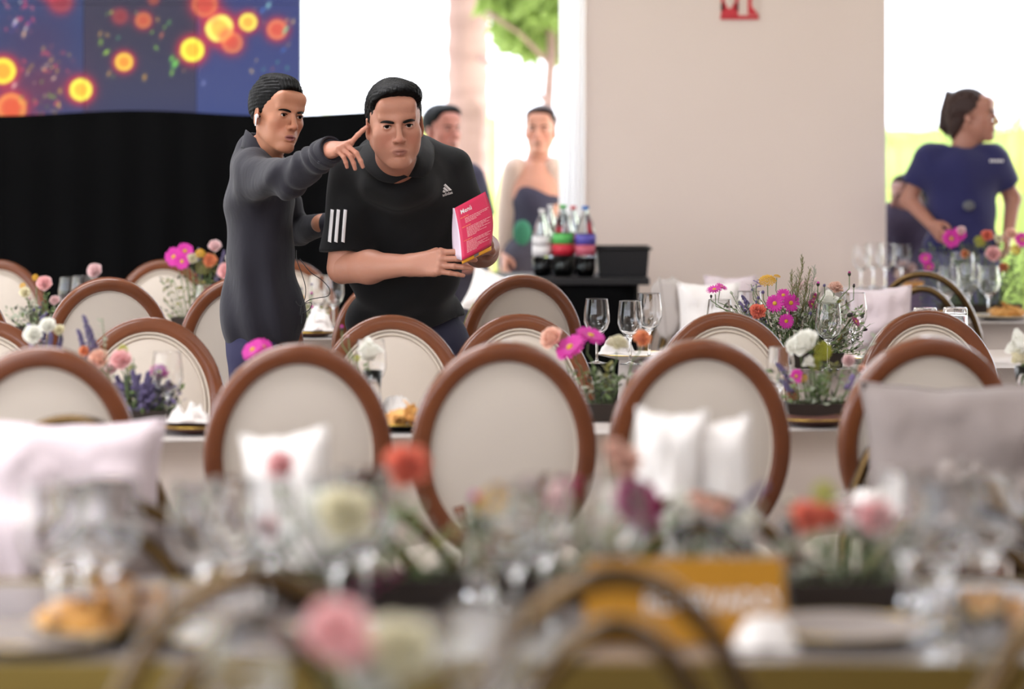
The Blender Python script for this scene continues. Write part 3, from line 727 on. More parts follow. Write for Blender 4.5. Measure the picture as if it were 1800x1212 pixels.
# ---- head ---------------------------------------------------------------------
def head_matrix(C, yaw, pitch, roll, sc=1):
    r = math.radians
    return Matrix.Translation(C) @ Matrix.Rotation(r(yaw), 4, 'Z') @ Matrix.Rotation(r(roll), 4, 'Y') @ Matrix.Rotation(r(pitch), 4, 'X') @ Matrix.Scale(sc, 4)
def head_field(H, neck_base, h=.0024, fat=0., mouth_open=0., neck_r=.055, jaw=1., nose=1.):
    """eyes at z=.012, chin -.112, crown +.13, face towards -Y"""
    f = Field((-.12, -.15, -.20), (.12, .14, .16), h)
    f.ell((0, .022, .042), (.076, .096, .088), 0)
    f.ell((0, -.012, .03), (.070, .078, .075), .02)
    f.ell((0, -.022, -.033), (.057+fat, .066, .078), .03)
    for s in (-1, 1):
        f.cone((s*(.052+fat), .012, -.045), (s*.018*jaw, -.070, -.098), .018, .015, .03)
        f.ell((s*(.044+fat*.7), -.055, -.012), (.024, .024, .022), .022)
        f.ell((s*(.041+fat), -.042, -.045), (.020+fat*.6, .026, .030), .028)
        f.cone((s*.008, -.0865, .033), (s*.046, -.072, .036), .009, .008, .014)
        f.ell((s*.031, -.101, .010), (.021, .019, .0140), .010, op='s')
    f.cone((-.036, -.068, .072), (.036, -.068, .072), .020, .020, .03)
    # eyelids around each eyeball
    for s in (-1, 1):
        c = (s*.0325, -.0745, .012)
        f.ell(c, (.0148, .0148, .0142), .004)
        f.ell((c[0], c[1]-.0145, c[2]-.0005), (.0115, .011, .0045), .0015, op='s')
        f.cone((c[0]-.012, c[1]-.013, c[2]+.0062), (c[0]+.012, c[1]-.013, c[2]+.0062), .0022, .0022, .003)
    # nose
    f.cone((0, -.088, .024), (0, -.111*nose, -.020), .0068, .0100, .008)
    f.ell((0, -.113*nose, -.024), (.0110, .0105, .0095), .007)
    for s in (-1, 1):
        f.ell((s*.0125, -.100, -.0275), (.0085, .0115, .0080), .006)
        f.ell((s*.0068, -.106, -.0345), (.0038, .0055, .0030), .002, op='s')
    # muzzle, lips, chin
    f.ell((0, -.074, -.060), (.030, .026, .028), .02)
    mo = mouth_open
    f.cone((-.023, -.0905, -.0608), (-.004, -.1005, -.0572), .0026, .0044, .005)
    f.cone((.023, -.0905, -.0608), (.004, -.1005, -.0572), .0026, .0044, .005)
    f.cone((-.018, -.0915, -.0655-mo), (0, -.0985, -.0680-mo), .0032, .0048, .005); f.cone((.019, -.0910, -.0650-mo), (0, -.0985, -.0680-mo), .0032, .0048, .005)
    f.ell((0, -.101, -.0620-mo*.5), (.021, .008, .0013+mo*.55), .0015, op='s')
    f.ell((0, -.093, -.079), (.016, .008, .004), .006, op='s')
    f.ell((0, -.079, -.096), (.020, .018, .016), .018)
    # ears
    for s in (-1, 1):
        R = Matrix.Rotation(s*.35, 3, 'Z')
        f.ell((s*.079, .014, -.002), (.0075, .0185, .031), .006, R=R)
        f.ell((s*.086, .009, .003), (.006, .0105, .018), .004, op='s', R=R)
        f.ell((s*.0785, .010, -.028), (.0065, .009, .010), .005)
    nb = H.inverted() @ Vector(neck_base); nt_ = Vector((0, .028, -.045))
    d = nb-nt_
    f.cone(nt_, nt_+d*min(1, .22/d.length), neck_r, neck_r*1.04, .03)
    f.cone((0, -.02, -.075), nt_+d*min(1, .22/d.length)+Vector((0, -.01, 0)), .034+fat*.8, neck_r*.8, .035)
    return f
def face_tint(skin, lip, brow_dark=1., beard=0.):
    skin, lip = np.array(s2l(skin)), np.array(s2l(lip))
    def fn(V):
        T = np.tile(skin, (len(V), 1))
        x, y, z = V.T
        a = np.clip(1-((np.abs(x)/.023)**2+((z+.0625)/.0105)**2), 0, 1)**.5*(y < -.085); a = np.clip(a*1.6, 0, 1)[:, None]
        T = T*(1-a)+lip*a
        red = np.exp(-(((np.abs(x)-.04)/.022)**2+((z+.03)/.025)**2))*(y < -.04)+np.exp(-((x/.014)**2+((z+.024)/.012)**2))*(y < -.09)
        T = T*(1+red[:, None]*np.array([.05, -.06, -.05]))
        if beard:
            bz = np.clip(1-((x/.026)**2+((z+.046)/.006)**2), 0, 1)*(y < -.085)+.5*np.clip(1-((x/.05)**2+((z+.095)/.02)**2), 0, 1)*(y < -.03)
            T = T*(1-beard*np.clip(bz, 0, 1)[:, None]*.5)
        return T
    return fn
irism = mat('dark_brown_iris', (22, 12, 8), .7, spec=.1); scler = mat('eye_white', (196, 184, 176), .5); hairm = mat('black_hair', (5, 4, 4), .5, spec=.15, bump=(40, .3, (9, 1, 1)))
hairb = mat('dark_brown_hair', (52, 32, 28), .5, spec=.35, bump=(30, .5, (9, 1, 1)))
def eyes(H, parent, gx=0, gz=0):
    for s in (-1, 1):
        c = Vector((s*.0325, -.0745, .012)); b = MB()
        b.sphere(c, .0128, 20, 14, M=H); b.add(*iris_disc(c, gx, gz, .0063, .0131), mi=1, M=H); b.add(*iris_disc(c, gx, gz, .0026, .0134), mi=2, M=H)
        local(b.build('eye', [scler, irism, mat('pupil', (4, 3, 3), .7, spec=.1)]), parent)
def iris_disc(c, gx, gz, r, R):
    d = Vector((gx, -1, gz)).normalized(); u = Vector((1, 0, 0)); w = d.cross(u).normalized(); u = w.cross(d).normalized()
    vs = [c+d*R]; n = 16; fs = [(0, 1+k, 1+(k+1) % n) for k in range(n)]
    for j in (1, 2, 3, 4):
        rj = r*j/4
        for k in range(n):
            a = 2*PI*k/n; vs.append(c+d*(R*R-rj*rj)**.5+u*rj*math.cos(a)+w*rj*math.sin(a))
        if j > 1: fs += [(1+(j-2)*n+k, 1+(j-1)*n+k, 1+(j-1)*n+(k+1) % n, 1+(j-2)*n+(k+1) % n) for k in range(n)]
    return vs, fs
def brows(H, parent, m, thick=1., lift=0):
    for s in (-1, 1):
        pts = [(s*.012, -.0975, .0245+lift), (s*.022, -.0968, .0275+lift), (s*.034, -.0908, .0298+lift), (s*.044, -.0828, .0290+lift), (s*.052, -.0745, .0250+lift)]
        b = MB(); b.tube(pts, [.0030*thick, .0042*thick, .0040*thick, .0032*thick, .0012], 8, M=H); o = b.build('eyebrow', m, sub=1); local(o, parent)
def lashes(H, parent):
    for s in (-1, 1):
        c = Vector((s*.0325, -.0745, .012)); pts = []
        for k in range(9):
            a = -1+2*k/8; pts.append((c.x+a*.0125, c.y-.0158+.0055*a*a, c.z+.0056-.0042*a*a))
        b = MB(); b.tube(pts, [.0006]+[.0015]*7+[.0006], 6, M=H); local(b.build('eyelashes', hairm), parent)
def hair_field(style, h=.0026):
    f = Field((-.125, -.14, -.16), (.125, .16, .185), h)
    if style == 'swept':     # young man: short sides, volume combed back
        f.ell((0, .034, .048), (.0885, .108, .098), 0)
        f.ell((0, -.004, .088), (.062, .082, .052), .02)
        f.ell((0, .062, .066), (.066, .062, .062), .02)
        f.half((0, -.050, .072), (0, -.82, -.57), .006)
        f.ell((0, .03, .128), (.055, .08, .02), .02)
        cuts = 1
    elif style == 'side':    # man: full, side parted
        f.ell((0, .026, .046), (.084, .100, .096), 0)
        f.ell((.012, -.020, .094), (.066, .072, .044), .02)
        f.ell((-.03, -.03, .085), (.046, .058, .036), .02)
        f.ell((.03, -.035, .092), (.045, .055, .036), .02)
        f.half((0, -.052, .068), (0, -.86, -.50), .006)
        f.cone((-.036, -.12, .135), (-.036, .05, .148), .007, .004, .006, op='s')
    elif style == 'long':
        f.ell((0, .034, .044), (.088, .104, .094), 0)
        f.ell((0, .07, -.02), (.074, .06, .12), .04)
        f.half((0, -.045, .070), (0, -.80, -.60), .006)
    # remove the face side (below the hairline)
    sl, X, Y, Z = f.sub(f.lo, f.lo+f.h*f.n, 0)
    yl = np.interp(np.broadcast_to(Z, (1, 1, Z.shape[2])), [-.2, -.034, -.030, .0, .05, .2], [.022, .020, -.006, -.014, -.044, -.05])
    side = yl-Y+0*X
    side = np.where((np.abs(X) < .060) & (Z < .062) & (Y < -.01), np.maximum(side, .01), side)
    ss = .5+.5*np.tanh((Z-.045)/.01); 
    f.comb(sl, -(side*(1-ss)+(-.02)*ss)+np.zeros(f.F[sl].shape), .004, 's')
    low = {'swept': -.062, 'side': -.055, 'long': -.15}[style]
    f.half((0, 0, low), (0, .15, -1), .01)
    if style != 'long':      # free the ears
        for s in (-1, 1): f.ell((s*.086, .016, -.016), (.020, .021, .036), .006, op='s')
    if style == 'swept':
        f.warp(lambda X, Y, Z: .0009*np.sin(X*520+9*np.sin(Y*34)+Z*60)+.0011*np.sin(Z*480+Y*120+X*90)*(np.abs(X) > .045))
    elif style == 'side':
        f.warp(lambda X, Y, Z: .0010*np.sin(X*300+Y*330+12*np.sin(Z*40))+.0012*np.sin(Z*300+Y*260+X*90)*(np.abs(X) > .05))
    else:
        f.warp(lambda X, Y, Z: .002*np.sin(X*280+8*np.sin(Z*20)))
    return f
# ---- hand: wrist at the origin, fingers along +X, palm facing -Z, thumb on +Y (mirror for the other hand)
def hand_field(poses, thumb, arm=None, mirror=1, h=.0022, sc=1., lo=None, hi=None, arm_r=(.027, .042)):
    lo = lo or (-.34, -.12, -.15); hi = hi or (.20, .13, .12)
    f = Field(lo, hi, h); m = mirror
    def q(p): return (p[0]*sc, p[1]*sc*m, p[2]*sc)
    # palm
    for i, y in enumerate((.030, .010, -.010, -.028)):
        f.cone(q((.012, y*.62, -.001)), q((.090-.004*abs(i-1), y, 0)), .0135*sc, .0118*sc, .010)
        f.ell(q((.090-.004*abs(i-1), y, .003)), (.011*sc,)*3, .004)
    f.ell(q((.045, .004, -.004)), (.046*sc, .034*sc, .0125*sc), .012)
    f.cone(q((.012, .018, -.008)), q((.048, .038, -.014)), .0165*sc, .013*sc, .012)
    f.cone(q((.012, -.018, -.006)), q((.06, -.028, -.006)), .015*sc, .011*sc, .012)
    L = [(.044, .026, .021), (.049, .030, .023), (.045, .028, .022), (.035, .021, .019)]
    for i, y in enumerate((.030, .010, -.010, -.028)):
        p = Vector((.091-.004*abs(i-1), y, 0)); a = 0; sp = poses[i][3] if len(poses[i]) > 3 else (0.06, .02, -.03, -.08)[i]
        rr = (.0095, .0088, .0080, .0070) if i != 3 else (.0082, .0076, .0069, .0062)
        for j in range(3):
            a += math.radians(poses[i][j]); d = Vector((math.cos(a)*math.cos(sp), math.cos(a)*math.sin(sp), -math.sin(a)))
            p2 = p+d*L[i][j]; f.cone(q(p), q(p2), rr[j]*sc, rr[j+1]*sc, .0022 if j else .004); 
            if j < 2: f.ell(q(p2), (rr[j+1]*1.07*sc,)*3, .002)
            p = p2
    tp = [Vector(t) for t in thumb]
    for j in range(len(tp)-1):
        f.cone(q(tp[j]), q(tp[j+1]), (.015, .0115, .0105)[j]*sc, (.0115, .0108, .0085)[j]*sc, .008 if j == 0 else .003)
    # wrist and forearm
    f.cone(q((.018, 0, -.003)), q((-.03, 0, 0)), .0235*sc, .0255*sc, .02, flat=((0, 0, 1), 1.25))
    if arm is not None:
        e = Vector(arm); w = Vector((-.02*sc, 0, 0)); mid = w+(e-w)*.62
        f.cone(w, mid, arm_r[0], arm_r[1], .03, flat=((0, 0, 1), 1.1)); f.cone(mid, e, arm_r[1], arm_r[1]*1.02, .03)
    return f
def frame(origin, fdir, ndir):
    """matrix with +X = finger direction, -Z = palm direction"""
    x = Vector(fdir).normalized(); z = -(Vector(ndir)-Vector(ndir).dot(x)*x).normalized(); y = z.cross(x)
    M = Matrix(((x.x, y.x, z.x, origin[0]), (x.y, y.y, z.y, origin[1]), (x.z, y.z, z.z, origin[2]), (0, 0, 0, 1))); return M
def shoe(M, parent, m):
    b = MB()
    def fn(u, v):
        a = 2*PI*u; y = -.16+.27*v; w = (.044 if v > .35 else .048*math.sin(min(1, (v+.02)/.35)*PI/2)+.002)*(1 if v < .9 else .8); hh = .05+.05*max(0, (v-.45)) if v > .2 else .035+.08*v
        return (w*math.cos(a), y, .005+max(0, hh*(.5+.5*math.sin(a)))*1.6 if math.sin(a) > -.2 else .004)
    b.grid(20, 12, fn, closeu=True, M=M); return local(b.build('shoe', m), parent)
# ------------------------------------------------------------------ the two men
skinm = attr_mat('skin', rough=.48, sss=.12, spec=.4, bump=(160, .06))
shirtk = mat('black_cotton_shirt', (30, 28, 38), .85, sheen=.1, bump=(14, .6, (1, 1, .4)))
polok = mat('black_pique_polo', (7, 7, 9), .94, sheen=.05, bump=(20, .12, (1, 1, .5)))
navyp = mat('navy_trousers', (38, 38, 58), .85, bump=(22, .2, (1, 1, .4)))
blackt = mat('black_trousers', (24, 24, 32), .85)
shoem = mat('black_leather', (20, 18, 18), .35)
printw = mat('white_print', (232, 228, 228), .6)
def fset(f, m, M=None, tint=None): V, F = f.mesh(); return (V, F, m, M, tint)
def flat_tint(rgb): c = np.array(s2l(rgb)); return lambda V: np.tile(c, (len(V), 1))
def legs(parent, pelvis, hips, feet, m, skin_parts, r=(.098, .066, .052), top=None, hip_r=(.17, .13, .12)):
    """trousers down to the shoes, feet flat on the floor"""
    lo = np.array([min(p[0] for p in (*hips, *feet))-.2, min(p[1] for p in (*hips, *feet, pelvis))-.22, .03]); hi = np.array([max(p[0] for p in (*hips, *feet))+.2, max(p[1] for p in (*hips, *feet, pelvis))+.22, pelvis[2]+.2])
    f = Field(lo, hi, .009)
    f.ell(pelvis, hip_r, 0)
    for hp, ft in zip(hips, feet):
        hp, ft = Vector(hp), Vector(ft); kn = hp.lerp(Vector((ft.x, ft.y, .09)), .5)+Vector((0, -.02, 0)); an = Vector((ft.x, ft.y+.03, .08))
        f.cone(hp, kn, r[0], r[1], .05); f.cone(kn, an, r[1], r[2], .03)
    f.half((0, 0, .055), (0, 0, -1), .0)
    if top: f.half(top[0], top[1], .0)
    return np_obj('trousers', [fset(f, 0)], [m], parent)
# ---- the man in the polo, leaning forward with the menu -------------------------
g = .0
manC = P(694, 222, 8.56); HM = head_matrix(manC, 9, 9, -3.5, 1.02)
neckM = P(700, 292, 8.80)
man = thing('person', 'man in black short-sleeved polo with three white sleeve stripes, leaning forward holding a pink menu', 'person', (PX(712, 9.1), 9.1, 0))
SKM, LPM = (178, 124, 102), (150, 98, 84)
hf = head_field(HM, neckM+Vector((0, .06, -.10)), fat=.002, neck_r=.060, jaw=1.05)
parts = [fset(hf, 0, HM, face_tint(SKM, LPM, beard=.15))]
# torso and upper arms below the cloth, forearm and hand islands in their own frames
shR, shL = P(626, 308, 8.88), P(786, 300, 8.92)
elR, wrR = P(602, 472, 8.80), P(738, 465, 8.56)
elL, wrL = P(842, 446, 8.98), P(861, 432, 8.66)
f = Field((PX(560, 9), 8.3, .75), (PX(870, 9), 9.5, 1.52), .009)
f.ell(P(703, 350, 8.93), (.17, .11, .15), 0); f.ell(P(708, 470, 9.02), (.16, .12, .18), .05); f.ell(P(712, 570, 9.12), (.15, .11, .10), .05)
f.cone(neckM+Vector((0, .05, -.03)), P(702, 330, 8.92), .062, .09, .04)
f.cone(shR, elR, .055, .050, .04); f.cone(shL, elL, .055, .046, .04)
parts.append(fset(f, 0, None, flat_tint(SKM)))
# right hand (image left): palm towards his belly, fingers pointing to the right, pinching the card from the front
MR = frame(wrR, (P(812, 458, 8.44)-wrR), (0.05, .95, -.25))
fR = hand_field([(22, 12, 6), (20, 12, 8), (20, 14, 8), (26, 18, 10)], [(.018, .026, -.012), (.045, .044, -.034), (.075, .038, -.044), (.098, .028, -.040)],
                arm=MR.inverted() @ elR, mirror=1, sc=1.02, arm_r=(.029, .047))
parts.append(fset(fR, 0, MR, flat_tint(SKM)))
# left hand (image right): fist round the right edge of the card
ML = frame(wrL, (P(858, 416, 8.46)-wrL), (-.9, -.1, -.2))
fL = hand_field([(50, 62, 40), (55, 65, 40), (58, 66, 40), (60, 66, 40)], [(.018, .026, -.012), (.05, .036, -.034), (.078, .026, -.046), (.092, .010, -.050)],
                arm=ML.inverted() @ elL, mirror=1, sc=.98, arm_r=(.028, .045))
parts.append(fset(fL, 0, ML, flat_tint((150, 102, 84))))
np_obj('body', parts, [skinm], man)
hr = hair_field('side'); np_obj('hair', [fset(hr, 0, HM)], [hairm], man)
eyes(HM, man, gx=-.08, gz=.16); brows(HM, man, hairm, 1.15, -.001); lashes(HM, man)
# polo
sb = Field((PX(540, 9), 8.35, .72), (PX(880, 9), 9.45, 1.50), .0075)
sb.ell(P(703, 345, 8.92), (.200, .150, .165), 0); sb.ell(P(710, 455, 9.0), (.190, .165, .20), .06); sb.ell(P(714, 565, 9.12), (.196, .150, .13), .06)
sb.cone(P(668, 286, 8.88), P(735, 283, 8.90), .062, .062, .05)
sb.ell(P(700, 268, 8.98), (.13, .09, .07), .05); sb.ell(P(702, 314, 8.84), (.155, .125, .095), .05); sb.ell(P(700, 322, 8.76), (.10, .09, .05), .04); sb.ell(P(704, 332, 8.75), (.10, .085, .055), .06)
a_, b_ = shR, elR; dn = (elR-shR).normalized()
hemR = P(606, 443, 8.82)
sb.cone(shR, hemR+dn*.05, .082, .078, .045, cuts=[(hemR, Vector((-.02, -.05, -1)).normalized())])
dn = (elL-shL).normalized(); hemL = shL.lerp(elL, .72)
sb.cone(shL, hemL+dn*.05, .080, .072, .045, cuts=[(hemL, dn)])
sb.half(P(712, 580, 9.1), Vector((.22, 0, -1)).normalized(), .0)
Hn = HM.inverted()
# open V neck and a hole for the neck
sb.cone(neckM+Vector((0, -.04, .12)), neckM+Vector((0, .0, .062)), .082, .056, .008, op='s')
vb = P(719, 310, 8.72); vt1 = P(676, 268, 8.72); vt2 = P(738, 262, 8.74)
for k in range(7):
    u = k/6; continue; sb.cone(vb.lerp(vt1, u)+Vector((0, -.10, .0)), vb.lerp(vt2, u)+Vector((0, .03, .0)), .004+.012*u, .004+.012*u, .004, op='s')
    sb.cone(vb.lerp(vt1, u)+Vector((0, .02, .0)), vb.lerp(vt2, u)+Vector((0, -.10, .0)), .004+.012*u, .004+.012*u, .004, op='s')
sb.warp(lambda X, Y, Z: .004*np.sin((X*.9+Z*.55)*38+2*np.sin(Y*7))*np.clip((1.05-Z)*4, 0, 1)+.003*np.sin((X*1.0-Z*.7)*46+1.5*np.sin(Z*9)))
polo = np_obj('polo_shirt', [fset(sb, 0)], [polok], man)
# collar: stand and two folded points
def strip(name, top, bot, m, parent, thick=.003, cols=4):
    b = MB(); n = len(top)-1
    b.grid(n, cols, lambda u, v: Vector(top[int(round(u*n))]).lerp(Vector(bot[int(round(u*n))]), v)+Vector((0, -.004*math.sin(v*PI), 0)))
    return local(b.build(name, m, solid=thick), parent)
c0 = neckM+Vector((0, .025, .0))
def col_pts(r, dz, a0, a1, n=14, cx=0, cy=0, tilt=.25):
    out = []
    for k in range(n+1):
        a = a0+(a1-a0)*k/n; x, y = r*math.sin(a), -r*math.cos(a)
        out.append(c0+Vector((x+cx, y*1.05+cy, dz+y*tilt+.018*(1-math.cos(a))*.5)))
    return out
bk = P(700, 236, 8.97)
LT = [bk, P(668, 236, 8.95), P(650, 246, 8.84), P(654, 262, 8.71), P(668, 282, 8.65), P(692, 300, 8.62), P(718, 311, 8.62)]
LB = [bk+Vector((0, .04, -.04)), P(655, 252, 8.99), P(632, 266, 8.86), P(634, 284, 8.72), P(648, 303, 8.66), P(668, 318, 8.63), P(692, 323, 8.62)]
RT = [bk, P(728, 230, 8.96), P(741, 236, 8.86), P(740, 254, 8.74), P(735, 272, 8.67), P(729, 292, 8.63), P(718, 311, 8.62)]
RB = [bk+Vector((0, .04, -.04)), P(742, 240, 9.00), P(760, 250, 8.93), P(763, 268, 8.76), P(762, 285, 8.69), P(757, 300, 8.65), P(746, 312, 8.63)]
def dense(p, m=4):
    o = []
    for i in range(len(p)-1):
        p0, p1, p2, p3 = p[max(i-1, 0)], p[i], p[i+1], p[min(i+2, len(p)-1)]
        for k in range(m):
            t = k/m; o.append(.5*((2*p1)+(p2-p0)*t+(2*p0-5*p1+4*p2-p3)*t*t+(3*p1-p0-3*p2+p3)*t**3))
    return o+[p[-1]]
strip('collar', dense(LT), dense(LB), polok, man); strip('collar', dense(RT), dense(RB), polok, man)
def under(o, part): o.parent = part; o.matrix_parent_inverse = Matrix.Identity(4); return o
# three stripes on the sleeve, and the chest emblem, lying just on the cloth
from mathutils.bvhtree import BVHTree
def on_surface(obj, pts, off=.0018, d=(0, 1, 0)):
    me = obj.data; bv = BVHTree.FromPolygons([v.co.copy() for v in me.vertices], [tuple(p.vertices) for p in me.polygons]); out = []
    for p in pts:
        p = Vector(p); dr = (p-cam.location).normalized() if d is None else Vector(d)
        hit = bv.ray_cast(Vector((p.x, p.y-1.2, p.z)), Vector(d)); out.append(hit[0]+Vector((0, -off, 0)) if hit[0] else p)
    return out
def decal(polys, obj, name, m, parent, dplane):
    """polys in photo pixels on a nominal plane, projected straight on to the cloth"""
    b = MB()
    for quad in polys:
        (a0, a1, a2, a3) = [P(x, y, dplane) for x, y in quad]; n = 8; pts = []
        for i in range(n+1):
            for j in range(3): u, v = i/n, j/2; pts.append(a0.lerp(a3, u).lerp(a1.lerp(a2, u), v))
        q = on_surface(obj, pts)
        b.add(q, [(i*3+j, (i+1)*3+j, (i+1)*3+j+1, i*3+j+1) for i in range(n) for j in range(2)])
    return under(b.build(name, m, solid=.0012), parent)
for x0 in (577, 588.5, 601):
    xs = x0; decal([[(xs+2.6, 368.5), (xs+8.6, 369.5), (xs+5, 427), (xs-1, 425)]], polo, 'sleeve_stripe', printw, polo, 8.75)
def sheared(ox, oy, pts, sc=1, rot=-.30):
    c, s_ = math.cos(rot), math.sin(rot); return [(ox+sc*(x*c-y*s_), oy+sc*(x*s_+y*c)) for x, y in pts]
# emblem: three slanted bars rising like a mountain, above small lettering
bars = []
for (x0, x1, hgt) in ((-8.6, -4.4, 4.4), (-3.4, 1.0, 9.2), (2.0, 6.6, 14.0)):
    lean_ = hgt*.50
    bars.append([(x0-lean_*.0, 0), (x1, 0), (x1-hgt*.52, -hgt), (x0-hgt*.52+ (1.4 if hgt < 10 else 1.2), -hgt+ (2.2 if hgt<14 else 1.8))])
bars = [[(p[0]+1.5, p[1]) for p in q] for q in bars]
decal([sheared(786, 337, q) for q in bars], polo, 'chest_emblem', printw, polo, 8.78)
def text_mesh(body, size, extrude=0, align='CENTER'):
    c = bpy.data.curves.new('txt', 'FONT'); c.body = body; c.size = size; c.align_x = align; c.extrude = extrude; c.offset = size*.012; c.resolution_u = 3
    o = bpy.data.objects.new('txt', c); COL.objects.link(o); dg = bpy.context.evaluated_depsgraph_get(); me = bpy.data.meshes.new_from_object(o.evaluated_get(dg)); bpy.data.objects.remove(o); return me
me = text_mesh('adidas', 7.4); pts = []
for v in me.vertices:
    x, y = sheared(787.0, 343.2, [(v.co.x, -v.co.y)])[0]; pts.append(P(x, y, 8.78))
q = on_surface(polo, pts, .002)
for v, p in zip(me.vertices, q): v.co = p
me.materials.clear(); me.materials.append(printw); me.name = 'chest_lettering'; o = bpy.data.objects.new('chest_lettering', me); COL.objects.link(o); under(o, polo)
legs(man, P(714, 590, 9.14), [P(672, 625, 9.16), P(768, 625, 9.14)], [(PX(655, 9.2), 9.2, 0), (PX(800, 9.2), 9.1, 0)], navyp, None, r=(.112, .078, .062), hip_r=(.185, .145, .13), top=None)
for ft in ((PX(655, 9.2), 9.2, 0), (PX(800, 9.2), 9.1, 0)): shoe(Matrix.Translation(ft), man, shoem)
# ---- the menu -------------------------------------------------------------------
c00, c10, c11, c01 = P(799, 366, 8.44), P(853, 337, 8.50), P(863, 432, 8.47), P(812, 458, 8.41)
menu = thing('menu_card', 'folded pink menu card with white lines of text, held open by the man', 'menu', (c00+c11)/2)
def card(u, v, off=0):
    p = c00.lerp(c10, u).lerp(c01.lerp(c11, u), v); bow = math.sin(PI*v)
    return p+Vector((.010*bow*u+.004*bow, -.012*math.sin(PI*u)-off, 0))
b = MB(); b.grid(10, 14, lambda u, v: card(u, v)); pg = local(b.build('front_page', mat('magenta_card', (214, 44, 88), .45), solid=.0008), menu)
back = P(797, 366, 8.53), P(797, 452, 8.53)
b = MB(); b.grid(6, 10, lambda u, v: card(0, v, -.001).lerp(back[0].lerp(back[1], v)+Vector((-.004*math.sin(PI*v), 0, 0)), u)+Vector((-.003*math.sin(PI*u), 0, 0))); local(b.build('back_page', mat('pale_card_back', (226, 206, 222), .5), solid=.0008), menu)
b = MB(); b.grid(10, 3, lambda u, v: card(u, 1, -.004)+Vector((.001*u, .004, -.002-.009*v*(1+.3*u)))); local(b.build('bottom_strip', mat('amber_card', (240, 168, 40), .5), solid=.0008), menu)
b = MB(); b.grid(3, 3, lambda u, v: card(.42+.16*u, 1, -.001)+Vector((0, .002, -.002-.008*v))); local(b.build('strip_emblem', mat('grey_emblem', (120, 110, 110), .5)), menu)
def on_card(me, u0, v0, su, sv):
    for v in me.vertices: v.co = card(u0+v.co.x*su, v0-v.co.y*sv, .0016)
me = text_mesh('Menú', 1, align='LEFT'); on_card(me, .14, .165, .155, .115); me.materials.clear(); me.materials.append(printw)
o = bpy.data.objects.new('heading', me); COL.objects.link(o); under(o, pg)
cream_ink = mat('cream_ink', (240, 190, 190), .6); orange_ink = mat('orange_ink', (238, 140, 90), .6)
rr = random.Random(5); b = MB(); b2 = MB()
def line(bb, u0, u1, v, t=.0055):
    n = 8; vs = []
    for i in range(n+1):
        u = u0+(u1-u0)*i/n; vs += [card(u, v-t, .0012), card(u, v+t, .0012)]
    bb.add(vs, [(2*i, 2*i+2, 2*i+3, 2*i+1) for i in range(n)])
def words_line(bb, u0, u1, v, t=.0045):
    u = u0
    while u < u1:
        w = rr.uniform(.03, .09); line(bb, u, min(u+w, u1), v, t); u += w+.014
for v in (.235, .41, .665): words_line(b2, .10, .36, v, .006)
for k, v in enumerate((.27, .295, .32, .345)): words_line(b, .22, (.94, .9, .7, .55)[k], v)
for k in range(8): words_line(b, .22, (.95, .82, .9, .7, .92, .6, .8, .5)[k], .445+k*.024)
for k in range(9): words_line(b, .18, (.93, .85, .9, .5, .86, .7, .9, .55, .5)[k], .70+k*.025)
under(b.build('text_lines', cream_ink), pg); under(b2.build('text_headings', orange_ink), pg)
# ---- the pointing youth -----------------------------------------------------------
yC = P(489, 207, 8.80); HY = head_matrix(yC, 37, 5, 7, .90)
neckY = P(462, 262, 8.90)
boy = thing('person', 'young man in a long-sleeved black shirt with white earbud, pointing over the other man\'s shoulder', 'person', (PX(455, 8.95), 8.95, 0))
SKY_, LPY = (182, 124, 96), (150, 92, 88)
hf = head_field(HY, neckY+Vector((-.01, .03, -.10)), fat=-.005, neck_r=.050, jaw=1.0, mouth_open=.0022)
parts = [fset(hf, 0, HY, face_tint(SKY_, LPY))]
sR, sL = P(446, 312, 8.76), P(470, 300, 9.10)
eR, wR = P(506, 314, 8.55), P(583, 263, 8.36)
eL, wL = P(520, 405, 9.20), P(578, 392, 9.02)
f = Field((PX(380, 9), 8.55, .75), (PX(560, 9), 9.35, 1.52), .009)
f.ell(P(452, 350, 8.93), (.085, .14, .15), 0); f.ell(P(455, 470, 8.93), (.08, .12, .20), .05); f.ell(P(458, 570, 8.93), (.09, .12, .12), .05)
f.cone(neckY, P(452, 310, 8.93), .05, .07, .04); f.cone(sR, eR, .038, .034, .03); f.cone(sL, eL, .036, .028, .03)
parts.append(fset(f, 0, None, flat_tint(SKY_)))
MY = frame(wR, (.50, -.75, .10), (.42, .2, -1))
fY = hand_field([(-24, 4, 2, .50), (46, 36, 16, .04), (50, 40, 18, .0), (54, 40, 18, -.04)], [(.018, .026, -.012), (.046, .034, -.036), (.072, .022, -.046), (.092, .010, -.046)],
                arm=MY.inverted() @ eR, mirror=1, sc=.84, arm_r=(.021, .026))
parts.append(fset(fY, 0, MY, flat_tint((192, 132, 110))))
ML2 = frame(wL, (1, -.2, .05), (0, .9, -.4))
fY2 = hand_field([(30, 30, 20)]*4, [(.018, .026, -.012), (.045, .04, -.03), (.07, .04, -.04), (.09, .035, -.045)], arm=ML2.inverted() @ eL, mirror=-1, sc=.93, h=.004, arm_r=(.021, .026))
parts.append(fset(fY2, 0, ML2, flat_tint(SKY_)))
np_obj('body', parts, [skinm], boy)
hr = hair_field('swept'); np_obj('hair', [fset(hr, 0, HY)], [hairm], boy)
eyes(HY, boy, gx=.05, gz=.02); brows(HY, boy, hairm, 1.05); lashes(HY, boy)
